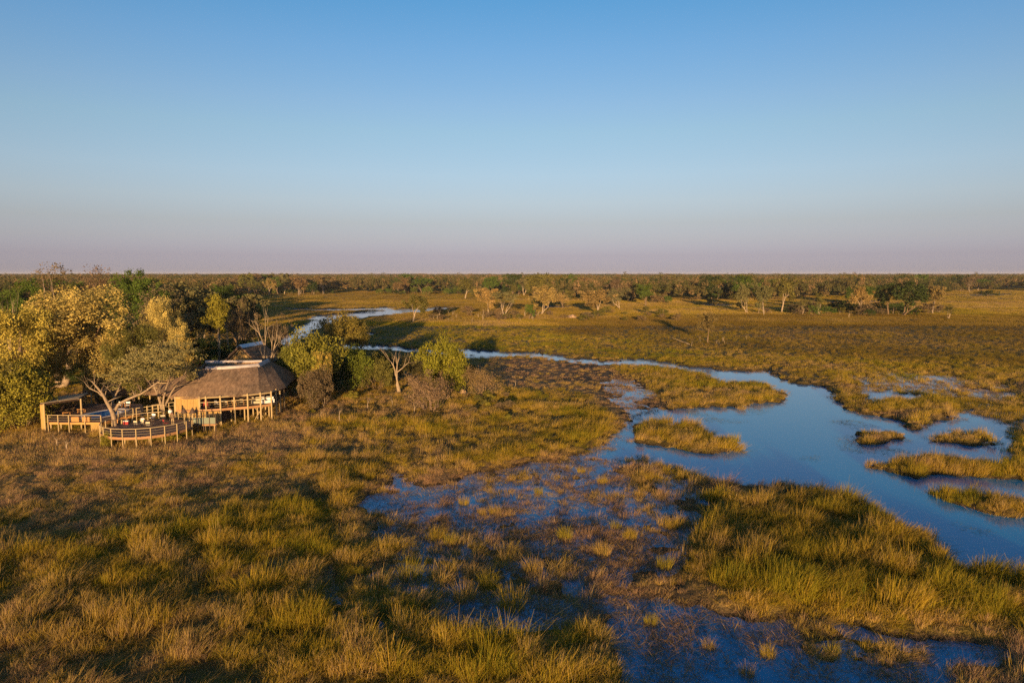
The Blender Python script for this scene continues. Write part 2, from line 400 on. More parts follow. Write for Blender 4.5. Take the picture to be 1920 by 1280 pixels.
# ------------------------------------------------------------------ grass and reeds
def blades(n, r, hmin, hmax, wid, lean, bend, seed, segs=2, flat=False, dirx=0.0):
    g = np.random.default_rng(seed)
    V = []; F = []; A = []
    rr = r * np.sqrt(g.random(n)); aa = g.random(n) * 2 * math.pi
    for k in range(n):
        x, y = rr[k] * math.cos(aa[k]), rr[k] * math.sin(aa[k])
        H = g.uniform(hmin, hmax) * (1 - .3 * (rr[k] / r) ** 2)
        out = aa[k] + g.normal(0, .9)
        le = abs(g.normal(0, lean)) + lean * .4 * rr[k] / r
        dx, dy = math.cos(out) * le + dirx, math.sin(out) * le
        wa = g.random() * math.pi
        wx, wy = math.cos(wa) * wid / 2, math.sin(wa) * wid / 2
        b = len(V); be = g.uniform(.3, 1) * bend
        for s in range(segs + 1):
            t = s / segs
            z = H * t * (1 - .35 * be * t * t) if not flat else .02 + .10 * math.sin(t * 3.0) * g.random()
            px = x + dx * H * (t + be * t * t); py = y + dy * H * (t + be * t * t)
            ww = 1 - .75 * t
            V += [(px - wx * ww, py - wy * ww, z), (px + wx * ww, py + wy * ww, z)]; A += [t, t]
        for s in range(segs):
            q = b + s * 2; F.append((q, q + 1, q + 3, q + 2))
    return V, F, A
TUFTS = {}
def tuft_collection(name, specs, mat):
    col = bpy.data.collections.new(name)
    for i, s in enumerate(specs):
        V, F, A = blades(*s[0], **s[1])
        me = mesh_from(name + '_blades', V, F, mat, {'along': ('FLOAT', A)})
        o = bpy.data.objects.new(f'{name}_{i:02d}', me); col.objects.link(o)
    TUFTS[name] = (col, len(specs))
K = dict
tuft_collection('reed', [((70, .42, .45, 1.0, .024, .20, .5, 100 + i), K(dirx=.10)) for i in range(4)] +
                        [((85, .55, .4, .95, .024, .34, .9, 120 + i), K(dirx=.20)) for i in range(4)] +
                        [((22, .5, .7, 1.4, .022, .14, .5, 130 + i), K(dirx=.08)) for i in range(2)] +          # standing dead stalks
                        [((80, .6, .3, .75, .024, .95, .9, 134 + i), K(dirx=.35)) for i in range(2)] +          # flattened by wind and hooves
                        [((75, .45, .5, 1.1, .022, .22, .9, 137 + i), K(dirx=.48)) for i in range(2)], M['grass'])
tuft_collection('lawn', [((75, 1.0, .35, 1.15, .030, .16, .5, 140 + i), K(segs=1)) for i in range(4)], M['grass'])
tuft_collection('mead', [((260, 2.0, .4, 1.0, .08, .30, .7, 160 + i), K(segs=1)) for i in range(4)], M['grass'])
tuft_collection('litter', [((30, .8, .3, .8, .042, .9, .9, 180 + i), K(segs=3)) for i in range(5)], M['grass'])

def scatter_nodes(colname):
    col, n = TUFTS[colname]
    ng = bpy.data.node_groups.new('scatter_' + colname, 'GeometryNodeTree')
    ng.interface.new_socket('Geometry', in_out='INPUT', socket_type='NodeSocketGeometry')
    ng.interface.new_socket('Geometry', in_out='OUTPUT', socket_type='NodeSocketGeometry')
    N = ng.nodes; L = ng.links
    gi = N.new('NodeGroupInput'); go = N.new('NodeGroupOutput')
    ci = N.new('GeometryNodeCollectionInfo'); ci.inputs['Collection'].default_value = col
    ci.inputs['Separate Children'].default_value = True; ci.inputs['Reset Children'].default_value = True
    ip = N.new('GeometryNodeInstanceOnPoints'); ip.inputs['Pick Instance'].default_value = True
    def attr(n, t):
        a = N.new('GeometryNodeInputNamedAttribute'); a.data_type = t; a.inputs['Name'].default_value = n; return a.outputs['Attribute']
    L.new(gi.outputs[0], ip.inputs['Points']); L.new(ci.outputs[0], ip.inputs['Instance'])
    L.new(attr('pick', 'INT'), ip.inputs['Instance Index'])
    er = N.new('FunctionNodeEulerToRotation'); L.new(attr('rot', 'FLOAT_VECTOR'), er.inputs[0]); L.new(er.outputs[0], ip.inputs['Rotation'])
    L.new(attr('size', 'FLOAT_VECTOR'), ip.inputs['Scale'])
    L.new(ip.outputs[0], go.inputs[0])
    return ng
SCN = {k: scatter_nodes(k) for k in TUFTS}
def scatter(name, colname, P, size, tint, label, cat, tilt=.12):
    n = len(P)
    me = bpy.data.meshes.new(name); me.vertices.add(n); me.vertices.foreach_set('co', np.asarray(P, np.float32).ravel())
    a = me.attributes.new('pick', 'INT', 'POINT'); a.data.foreach_set('value', rng.integers(0, TUFTS[colname][1], n).astype(np.int32))
    rot = np.stack([rng.normal(0, tilt, n), rng.normal(0, tilt, n), rng.random(n) * 6.283 if colname != 'reed' else rng.normal(-.15, .8, n)], 1)
    a = me.attributes.new('rot', 'FLOAT_VECTOR', 'POINT'); a.data.foreach_set('vector', rot.astype(np.float32).ravel())
    a = me.attributes.new('size', 'FLOAT_VECTOR', 'POINT'); a.data.foreach_set('vector', np.asarray(size, np.float32).ravel())
    if colname != 'woods':
        a = me.attributes.new('brown', 'FLOAT', 'POINT'); a.data.foreach_set('value', brownness(np.asarray(P)[:, 0], np.asarray(P)[:, 1]).astype(np.float32))
    a = me.attributes.new('tint', 'FLOAT', 'POINT'); a.data.foreach_set('value', np.clip(tint, 0, 1).astype(np.float32))
    o = link(name, me)
    md = o.modifiers.new('scatter', 'NODES'); md.node_group = SCN[colname]
    me.materials.append(M['grass'])
    tag(o, label, cat, kind='stuff')
    return o

def clumps(X, Y, cell, seed):
    """tussock structure: nearest clump's share of its radius (0 centre .. 1 rim) and two random numbers of that clump"""
    xi = np.floor(X / cell); yi = np.floor(Y / cell)
    best = np.full(X.shape, 1e9); ra = np.zeros(X.shape); rb = np.zeros(X.shape)
    for dx in (-1, 0, 1):
        for dy in (-1, 0, 1):
            cx = xi + dx; cy = yi + dy
            h1 = vnoise(cx * 1.0, cy * 1.0, seed); h2 = vnoise(cx * 1.0, cy * 1.0, seed + 5); h3 = vnoise(cx * 1.0, cy * 1.0, seed + 9); h4 = vnoise(cx * 1.0, cy * 1.0, seed + 13)
            d = np.hypot(X - (cx + h1) * cell, Y - (cy + h2) * cell)
            k = d < best
            best = np.where(k, d, best); ra = np.where(k, h3, ra); rb = np.where(k, h4, rb)
    return np.clip(best / (cell * .75), 0, 1.3), ra, rb
def candidates(y0, y1, spacing, spread=.86, pad=6):
    xs = np.arange(-(y1 * spread + pad), y1 * spread + pad, spacing); ys = np.arange(y0, y1, spacing)
    X, Y = np.meshgrid(xs, ys); X = X.ravel() + rng.uniform(-.5, .5, X.size) * spacing; Y = Y.ravel() + rng.uniform(-.5, .5, Y.size) * spacing
    k = np.abs(X) < Y * spread + pad
    return X[k], Y[k]
KEEP_OUT = []          # footprints that stay free of tall grass (decks, buildings, pools)
def free(X, Y):
    k = np.ones(X.shape, bool)
    for poly in KEEP_OUT: k &= sdist(poly, X, Y) > 0
    return k
def stuff_grass():
    # individual reed beds get an object of their own
    BEDS = [
     ('reed_island', 'golden reed island with a rounded green tip in the channel', [(1180,780),(1290,776),(1330,800),(1415,825),(1410,860),(1300,862),(1180,845)]),
     ('reed_island', 'low oval reed island with dark drifting weed along its edge', [(1580,795),(1710,795),(1715,840),(1580,842)]),
     ('reed_island', 'small oval reed island beside the swampy bank, ringed by open water', [(1738,802),(1885,802),(1890,843),(1745,843)]),
     ('reed_island', 'long straggling reed island with a pale trailing point', [(1600,842),(1790,840),(1990,860),(2010,912),(1850,906),(1640,906)]),
     ('reed_island', 'slanting green reed island with pale bent stems along its rim', [(1745,908),(2010,915),(2010,985),(1890,985),(1750,950)]),
     ('reed_bed', 'wide dense green reed bed between channel and dark shallows', [(1180,870),(1370,885),(1560,900),(1720,970),(1800,1040),(2150,1090),(2150,1225),(1600,1175),(1250,1130),(1190,1090),(1280,1000)]),
     ('reed_bed', 'reed peninsula pushing out into the blue channel', [(1150,680),(1320,695),(1490,715),(1490,765),(1380,790),(1230,784),(1150,700)]),
     ('reed_bed', 'tall golden green reeds in front of the round deck', [(-600,930),(60,905),(480,870),(600,860),(700,950),(745,1310),(-600,1310)]),
     ('tussock_marsh', 'straw coloured tussocks standing in speckled blue shallows', [(660,945),(735,880),(900,870),(1110,845),(1170,780),(1300,850),(1420,950),(1260,1130),(1180,1310),(735,1310)]),
     ('lawn', 'short dry trampled grass in front of the lodge', [(-600,740),(80,790),(230,830),(380,825),(560,770),(750,765),(780,800),(600,855),(480,875),(250,890),(60,910),(-600,930)]),
    ]
    BEDS = [(n, l, world_poly(p)) for n, l, p in BEDS]
    store = {}
    def put(key, col, P, S, T):
        store.setdefault((key, col), []).append((P, S, T))
    for (y0, y1, sp) in ((24, 48, .42), (48, 76, .48), (76, 115, .66), (115, 170, 1.0), (170, 245, 1.4), (245, 330, 2.0)):
        X, Y = candidates(y0, y1, sp, .80)
        k = free(X, Y); X, Y = X[k], Y[k]
        w = wetness(X, Y); z = height(X, Y, w); h, d, t = zones(X, Y)
        fade = np.clip(95 / Y, .3, 1)
        patch = fbm(X / 2.2, Y / 2.2, 71, 3) * fade; big = fbm(X / 9, Y / 9, 73, 3)
        wide = fbm(X / 30, Y / 55, 74, 3) + np.clip((Y - 90) / 80, 0, 1) * .9 * fbm(X / 70, Y / 22, 78, 3)
        cd, ca, cb = clumps(X + .6 * fbm(X / .8, Y / .8, 66, 2), Y + .6 * fbm(X / .8, Y / .8, 67, 2), 2.3, 101)
        prob = d * np.clip(1.0 + .5 * patch + .35 * big - .35 * cd, .45, 1.2)
        soak = np.clip(1 - np.abs(w - .52) / .26, 0, 1)
        fine = fbm(X / .9, Y / .9, 79, 2)
        prob = np.where(z < -.02, prob * np.clip(1 + (z + .02) * (6.5 - 3.5 * soak) + .5 * soak * fine, 0.0, 1) * (.7 + .3 * soak), prob)
        k = rng.random(X.size) < prob
        X, Y, z, h, t, patch, big, w, wide, cd, ca, cb = (a[k] for a in (X, Y, z, h, t, patch, big, w, wide, cd, ca, cb))
        dome = (.50 + .95 * ca ** 1.5) * (1 - .42 * np.clip(cd, 0, 1) ** 2)
        fd = np.clip(1.2 - Y / 150, .1, .9); dome = .72 + (dome - .72) * fd
        hs = h * (dome * 1.25 + .3 * patch + .35 * big) * rng.uniform(.7, 1.2, X.size)
        hs = np.clip(hs, .15, 2.2) * np.where(z < 0, rng.uniform(.45, 1.1, X.size), 1)
        tt = t + .28 * big - .08 * patch + .22 * wide + .34 * (cb - .5) + rng.normal(0, .08, X.size)
        wd = (.55 + .45 * np.clip(hs, .3, 2)) * (1 + .6 * max(0, sp - .5))
        S = np.stack([wd, wd, hs], 1); P = np.stack([X, Y, np.maximum(z, -.12) - .03], 1)
        short = h < .44
        tt = np.where(short, .19 + (tt - .19) * .45, tt)
        S[:, 2] *= np.where(short, rng.choice([.7, 1.0, 1.5], X.size), 1)
        owner = np.full(X.size, -1)
        for i, (n_, l_, poly) in enumerate(BEDS):
            owner[(owner < 0) & (sdist(poly, X, Y) < 0)] = i
        for i in range(-1, len(BEDS)):
            for sh, c in ((False, 'reed'), (True, 'lawn')):
                q = (owner == i) & (short == sh)
                if q.any(): put(i if i < 0 or not sh else i, c, P[q], S[q] if not sh else S[q] * [1, 1, 1], tt[q])
    for (key, c), L in store.items():
        P = np.vstack([a[0] for a in L]); S = np.vstack([a[1] for a in L]); T = np.concatenate([a[2] for a in L])
        if key < 0: n_, l_ = ('marsh_grass', 'patchy marsh grass around the channel and scrub') if c == 'reed' else ('short_grass', 'short straw grass scattered on the open ground')
        else: n_, l_, _ = BEDS[key]
        if key >= 0 and len(P) < 25: continue
        if key >= 0 and c == 'lawn' and n_ != 'lawn': n_, l_ = 'short_grass', 'short grass fringe beside the ' + l_.split(' in ')[0]
        if n_ == 'lawn' and c == 'reed': n_, l_ = 'lawn_tuft_grass', 'taller straw tufts left standing in the lodge lawn'
        scatter(n_, c, P, S, T, l_, 'grass')
    # meadows farther out: patches
    Ps, Ss, Ts = [], [], []
    for (y0, y1, sp) in ((270, 380, 2.6), (380, 540, 3.4), (540, 1000, 6.0)):
        X, Y = candidates(y0, y1, sp, .80)
        z = height(X, Y); h, d, t = zones(X, Y)
        patch = fbm(X / 8, Y / 8, 75, 3); big = fbm(X / 40, Y / 20, 77, 3)
        k = (z > -.03) & (rng.random(X.size) < d * np.clip(.8 + .8 * patch, .1, 1))
        X, Y, z, h, t, patch, big = (a[k] for a in (X, Y, z, h, t, patch, big))
        hs = np.clip(h * (1 + .4 * patch), .2, 1.6); wd = np.full(X.size, sp / 1.9)
        Ps.append(np.stack([X, Y, z - .05], 1)); Ss.append(np.stack([wd, wd, hs], 1)); Ts.append(t + .28 * big + .15 * patch + rng.normal(0, .07, X.size))
    scatter('meadow_grass', 'mead', np.vstack(Ps), np.vstack(Ss), np.concatenate(Ts), 'golden brown meadow grass beyond the channel', 'grass', .05)
    # dark floating weed
    WEED = [world_poly(p) for p in ([(1572,822),(1600,815),(1640,840),(1620,850),(1585,845)], [(1600,845),(1680,838),(1700,848),(1640,856)], [(1495,856),(1530,852),(1540,862),(1505,864)], [(1640,1040),(1760,1035),(1800,1060),(1700,1066)],
            [(1390,765),(1440,768),(1420,780),(1380,776)], [(1290,770),(1400,790),(1380,796),(1300,786)], [(1560,790),(1600,786),(1660,800),(1600,804)], [(1780,980),(1840,990),(1830,1000),(1790,995)])]
    X, Y = candidates(40, 130, .5, .80)
    k = np.zeros(X.shape, bool)
    for p in WEED: k |= sdist(p, X, Y) < .6 * fbm(X / .9, Y / .9, 83, 2)
    k &= rng.random(X.size) < .4
    X, Y = X[k], Y[k]; s = rng.uniform(.3, .8, X.size)
    scatter('water_weed', 'litter', np.stack([X, Y, np.full(X.size, -.04)], 1), np.stack([s, s, s * .35], 1), .8 + rng.normal(0, .1, X.size), 'dark weed drifting on the channel beside the islands', 'weed', .03)
    # drifting litter on the shallows
    X, Y = candidates(25, 150, .66, .80)
    x2, y2 = candidates(30, 56, .5, .80); X = np.concatenate([X, x2]); Y = np.concatenate([Y, y2])
    w = wetness(X, Y); z = height(X, Y, w)
    n = fbm(X / 1.7, Y / 1.7, 81, 3)
    edge = ((w > .22) & (w < .93))
    k = ((w > .22) & (w < .97)) & (z < .08) & (rng.random(X.size) < np.clip(.42 + 1.0 * n, 0, .9)) & ((w < .93) | (Y < 52))
    X, Y = X[k], Y[k]
    s = rng.uniform(.4, 1.15, X.size)
    scatter('reed_litter', 'litter', np.stack([X, Y, np.full(X.size, -.03)], 1), np.stack([s, s, s * .6], 1), .04 + rng.normal(0, .08, X.size), 'dead reed stems lying on the shallow water', 'litter', .03)

# ------------------------------------------------------------------ trees
def build_leaf_mat():
    m, nt, out = new_mat('foliage')
    oi = nt.nodes.new('ShaderNodeObjectInfo'); geo = nt.nodes.new('ShaderNodeNewGeometry')
    v = ramp(nt, geo.outputs['Random Per Island'], [(0, (.7,.74,.7)), (.5, (1,1,1)), (1, (1.25,1.18,1.05))])
    c = mixc(nt, 1.0, oi.outputs['Color'], v, 'MULTIPLY')
    to = nd(nt, 'ShaderNodeAttribute', attribute_name='tone')
    c = mixc(nt, 1.0, c, to.outputs['Fac'], 'MULTIPLY')
    d = nt.nodes.new('ShaderNodeBsdfDiffuse'); nt.links.new(c, d.inputs[0])
    t = nt.nodes.new('ShaderNodeBsdfTranslucent'); nt.links.new(c, t.inputs[0])
    s = nt.nodes.new('ShaderNodeMixShader'); s.inputs[0].default_value = .25
    nt.links.new(d.outputs[0], s.inputs[1]); nt.links.new(t.outputs[0], s.inputs[2]); nt.links.new(s.outputs[0], out.inputs[0])
    return m
def build_bark_mat():
    m, nt, out = new_mat('bark')
    oi = nt.nodes.new('ShaderNodeObjectInfo'); t = nt.nodes.new('ShaderNodeTexCoord')
    mp = nt.nodes.new('ShaderNodeMapping'); mp.inputs['Scale'].default_value = (6, 6, 1.2); nt.links.new(t.outputs['Object'], mp.inputs[0])
    c = mixc(nt, 1.0, oi.outputs['Color'], ramp(nt, noise(nt, 1.4, 4, mp.outputs[0]), [(.3, (.6,.6,.6)), (.7, (1.25,1.2,1.15))]), 'MULTIPLY')
    b = nt.nodes.new('ShaderNodeBsdfDiffuse'); nt.links.new(c, b.inputs[0]); nt.links.new(b.outputs[0], out.inputs[0])
    return m
def build_far_leaf_mat():
    m, nt, out = new_mat('far_foliage')
    ti = nd(nt, 'ShaderNodeAttribute', attribute_name='tint', attribute_type='INSTANCER'); geo = nt.nodes.new('ShaderNodeNewGeometry')
    ow = nd(nt, 'ShaderNodeAttribute', attribute_name='own'); ad = nt.nodes.new('ShaderNodeMath'); nt.links.new(ti.outputs['Fac'], ad.inputs[0]); nt.links.new(ow.outputs['Fac'], ad.inputs[1])
    c0 = ramp(nt, ad.outputs[0], [(0, (.18,.12,.06)), (.25, (.125,.09,.04)), (.5, (.085,.07,.028)), (.75, (.06,.06,.02)), (1, (.036,.045,.015))])
    c = mixc(nt, 1.0, c0, ramp(nt, geo.outputs['Random Per Island'], [(0, (.6,.6,.6)), (1, (1.4,1.3,1.2))]), 'MULTIPLY')
    d = nt.nodes.new('ShaderNodeBsdfDiffuse'); nt.links.new(c, d.inputs[0]); nt.links.new(d.outputs[0], out.inputs[0])
    return m
M['leaf'] = build_leaf_mat(); M['bark'] = build_bark_mat(); M['far_leaf'] = build_far_leaf_mat()

def tube(V, F, pts, rads, sides=6):
    b = len(V); n = len(pts)
    pts = [Vector(p) for p in pts]
    for i, p in enumerate(pts):
        d = (pts[min(i + 1, n - 1)] - pts[max(i - 1, 0)]).normalized()
        a = d.cross(Vector((0, 0, 1)));
        if a.length < .05: a = d.cross(Vector((0, 1, 0)))
        a.normalize(); c = d.cross(a)
        for k in range(sides):
            t = 2 * math.pi * k / sides
            V.append(tuple(p + (a * math.cos(t) + c * math.sin(t)) * rads[i]))
    for i in range(n - 1):
        for k in range(sides):
            F.append((b + i * sides + k, b + i * sides + (k + 1) % sides, b + (i + 1) * sides + (k + 1) % sides, b + (i + 1) * sides + k))
    t = len(V); V.append(tuple(pts[-1]))
    for k in range(0, sides): F.append((b + (n - 1) * sides + k, b + (n - 1) * sides + (k + 1) % sides, t, t))

def skeleton(r, H, R, kind):
    """branches as (points, radii); tips that carry leaves"""
    br = []; tips = []
    def walk(p, d, L, rad, lev, up, maxlev, wig, nsub):
        n = 4
        pts = [p.copy()]; rr = [rad]; q = p.copy(); dd = d.copy()
        for i in range(n):
            dd = (dd + Vector((r.gauss(0, wig), r.gauss(0, wig), r.gauss(0, wig) + up))).normalized()
            q = q + dd * (L / n); pts.append(q.copy()); rr.append(rad * (1 - .55 * (i + 1) / n))
        br.append((pts, rr, lev))
        if lev >= maxlev:
            tips.append((pts[-1], lev)); tips.append((pts[2], lev)); return
        for k in range(nsub):
            j = r.choice([2, 3, 4, 4]); base = pts[j]
            ax = dd.cross(Vector((r.gauss(0, 1), r.gauss(0, 1), r.gauss(0, 1)))).normalized()
            nd_ = (Matrix.Rotation(r.uniform(.35, .95), 3, ax) @ dd).normalized()
            walk(base, nd_, L * r.uniform(.55, .8), rr[j] * .72, lev + 1, up, maxlev, wig, nsub)
    if kind in ('leafy', 'tall'):
        n0 = r.choice([1, 1, 2]); 
        for k in range(n0):
            d = Vector((r.gauss(0, .12 + .15 * (n0 - 1)), r.gauss(0, .12 + .15 * (n0 - 1)), 1)).normalized()
            walk(Vector((r.gauss(0, .15), r.gauss(0, .15), -.3)), d, H * .42, .032 * H / n0 ** .5, 0, .05, 3, .16, 3)
    elif kind == 'acacia':
        for k in range(2):
            d = Vector((.35 * (-1) ** k + r.gauss(0, .1), r.gauss(0, .2), 1)).normalized()
            walk(Vector((0, 0, -.3)), d, H * .55, .030 * H, 0, .03, 3, .17, 3)
    elif kind in ('bush', 'twig'):
        for k in range(7 if kind == 'bush' else 16):
            a = r.random() * 6.28; s = r.uniform(.2, .9)
            walk(Vector((math.cos(a) * .15 * R, math.sin(a) * .15 * R, -.2)), Vector((math.cos(a) * s, math.sin(a) * s, .8)).normalized(), H * (.5 if kind == 'bush' else .55), .012 * H, 1, .04 if kind == 'bush' else .0, 3, .18, 3)
    elif kind == 'dead':
        for k in range(r.choice([1, 2])):
            d = Vector((r.gauss(0, .15) + .35 * k, r.gauss(0, .15), 1)).normalized()
            walk(Vector((.1 * k, 0, -.3)), d, H * .45, .040 * H, 0, .07, 3, .15, 3)
    return br, tips

def leaf_quads(V, F, g, cen, rad, n, size, flat=1.0, outward=.55, aspect=.6):
    d = g.normal(0, 1, (n, 3)); d /= np.linalg.norm(d, axis=1)[:, None]
    rr = rad * (.35 + .65 * g.random(n) ** .6)
    p = np.asarray(cen) + d * rr[:, None] * [1, 1, flat]
    nrm = d * outward + g.normal(0, 1, (n, 3)) * (1 - outward) + [0, 0, .25]; nrm /= np.linalg.norm(nrm, axis=1)[:, None]
    t = np.cross(nrm, g.normal(0, 1, (n, 3))); t /= np.linalg.norm(t, axis=1)[:, None] + 1e-9
    b = np.cross(nrm, t); s = size * g.uniform(.6, 1.3, n)[:, None]
    q = np.stack([p - t * s * .5, p + b * s * aspect * .5, p + t * s * .5, p - b * s * aspect * .5], 1).reshape(-1, 3)
    base = sum(len(x) for x in V)
    V.append(q); F.append(base + np.arange(n * 4).reshape(-1, 4)); return n

def make_tree(kind, seed, H, R, clumps, per, leaf, crad, low=.3):
    r = random.Random(seed); g = np.random.default_rng(seed)
    br, tips = skeleton(r, H, R, kind)
    # fit the branch frame to the wanted crown: scale so that the tips reach R and H
    P = np.array([list(t[0]) for t in tips])
    sxy = R * .92 / np.percentile(np.hypot(P[:, 0], P[:, 1]), 93); sz = H * .93 / P[:, 2].max()
    sxy = min(sxy, 2.2)
    VT, FT = [], []
    for pts, rr, lev in br:
        k = [min(1, p.z / (.3 * H)) if p.z > 0 else 0 for p in pts]
        pp = [Vector((p.x * (1 + (sxy - 1) * a), p.y * (1 + (sxy - 1) * a), p.z * sz)) for p, a in zip(pts, k)]
        tube(VT, FT, pp, rr, 7 if lev == 0 else (5 if lev == 1 else 3))
    trunk = mesh_from('trunk', VT, FT, M['bark'])
    if not clumps:
        W = np.array(VT); return trunk, None, W[:, 2].max(), np.percentile(np.hypot(W[:, 0], W[:, 1]), 98)
    T = [Vector((t[0].x * sxy, t[0].y * sxy, t[0].z * sz)) for t in tips if t[0].z * sz > low * H]
    r.shuffle(T)
    V, F, tone = [], [], []
    bu = kind in ('bush', 'twig')
    lobes = [(r.uniform(-.62, .62) * R, r.uniform(-.62, .62) * R, H * r.uniform(low + .2, .88), r.uniform(.28, .48) if bu else r.uniform(.4, .6)) for _ in range(10 if bu else 7)]
    for i in range(clumps):
        if i < len(T) and i < clumps * .6: c = T[i]; c = (c.x, c.y, min(c.z, H - crad * .6))
        else:
            if kind == 'acacia':
                a = r.random() * 6.28; q = R * r.random() ** .5; c = (math.cos(a) * q, math.sin(a) * q, H * (.93 - .16 * (q / R) ** 2) + r.gauss(0, .05 * H))
            else:
                L = r.choice(lobes); d = Vector((r.gauss(0, 1), r.gauss(0, 1), r.gauss(0, 1))).normalized()
                q = L[3] * R * r.uniform(.75, 1.05); c = (L[0] + d.x * q, L[1] + d.y * q, max(low * H, min(H - crad * .5, L[2] + d.z * q * .8 * H / (2.2 * R))))
        m = leaf_quads(V, F, g, c, crad * r.uniform(.5, 1.3), int(per * r.uniform(.5, 1.3)), leaf, .75 if kind != 'acacia' else .38, .5)
        tone += [r.uniform(.68, 1.32)] * (m * 4)
    crown = mesh_from('crown', np.vstack(V), np.vstack(F), M['leaf'], {'tone': ('FLOAT', tone)})
    W = np.vstack(V)
    return trunk, crown, np.percentile(W[:, 2], 99.5), np.percentile(np.hypot(W[:, 0], W[:, 1]), 95)

PROTO = {}
def proto(key, kind, seed, H, R, *a, **k): PROTO[key] = make_tree(kind, seed, H, R, *a, **k)
proto('leafy1', 'leafy', 11, 12, 5.5, 220, 150, .19, .95)
proto('leafy2', 'leafy', 12, 13, 5.0, 180, 140, .20, 1.0)
proto('leafy3', 'leafy', 13, 11, 5.0, 150, 125, .24, .95, low=.22)
proto('round1', 'leafy', 14, 9, 4.5, 220, 130, .17, .85, low=.12)
proto('round2', 'leafy', 15, 9, 4.2, 150, 115, .22, .85, low=.1)
proto('tall1', 'tall', 16, 15, 2.6, 100, 110, .24, .85, low=.42)
proto('acacia1', 'acacia', 17, 8, 6, 190, 70, .22, 1.0, low=.55)
proto('bush1', 'bush', 18, 5, 3, 150, 110, .19, .75, low=.02)
proto('bush2', 'bush', 19, 5, 3.4, 140, 110, .19, .8, low=.02)
proto('sparse1', 'leafy', 20, 12, 4.8, 120, 60, .24, .9)
proto('twig1', 'twig', 21, 4, 3, 130, 60, .11, .7, low=.15)
proto('twig2', 'twig', 22, 4, 3.2, 120, 55, .11, .7, low=.1)
proto('dead1', 'dead', 23, 13, 4, 0, 0, 0, 0)
proto('dead2', 'dead', 25, 12, 4.5, 0, 0, 0, 0)
proto('dead3', 'dead', 28, 9, 3.5, 0, 0, 0, 0)
proto('stump', 'dead', 31, 3, 1.0, 0, 0, 0, 0)
for i in range(4): proto(f'mid{i}', 'leafy', 40 + i, 12, 5.2, 95, 60, .48, 1.2, low=.24)
for i in range(2): proto(f'midbush{i}', 'bush', 46 + i, 5, 3.2, 50, 32, .45, .9, low=.02)
proto('midacacia', 'acacia', 49, 11, 6.5, 80, 36, .5, 1.1, low=.55)

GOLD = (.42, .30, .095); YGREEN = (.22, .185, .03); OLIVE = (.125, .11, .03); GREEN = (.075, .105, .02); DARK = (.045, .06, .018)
BRIGHT = (.175, .17, .022); GREYO = (.15, .13, .055); BROWN = (.15, .105, .06); RUST = (.19, .125, .06)
PALE = (.29, .22, .15); BARK = (.16, .11, .07); GREYB = (.22, .17, .125); MGOLD = (.27, .18, .065)

def plant(name, key, loc, sx, sz, leafc, barkc, label, cat='tree', group=None, rot=None, sy=None):
    tr, cr_, H, R = PROTO[key]
    e = bpy.data.objects.new(name, None); C.objects.link(e); e.empty_display_size = .5
    e.location = loc; e.rotation_euler = (0, 0, random.random() * 6.283 if rot is None else rot)
    e.scale = (sx, sx if sy is None else sy, sz)
    tag(e, label, cat, group)
    o = link('trunk', tr, e); o.color = (*barkc, 1)
    if cr_ is not None:
        o = link('crown', cr_, e)
        k_ = random.uniform(.88, 1.12); j = [k_ * random.uniform(.96, 1.04) for _ in range(3)]
        o.color = (leafc[0] * j[0], leafc[1] * j[1], leafc[2] * j[2], 1)
    return e
def tree(name, key, u, vb, vt, wpx, leafc, barkc, label, cat='tree', group=None, Y=None, rot=None):
    """u, foot row (or distance Y), top row and crown width as surveyed"""
    H, R = PROTO[key][2:]
    if Y is None:
        p = at(u, vb, .55)
        p.z = ground_z(p.x, p.y)
    else:
        p = atY(u, 700, Y); p.z = ground_z(p.x, p.y)
    zt = atY(u, vt, p.y).z
    sz = max(.5, zt - p.z) / H; sx = wpx * p.y / 1280 / (2 * R)
    return plant(name, key, (p.x, p.y, p.z - .05), sx, sz, leafc, barkc, label, cat, group, rot)

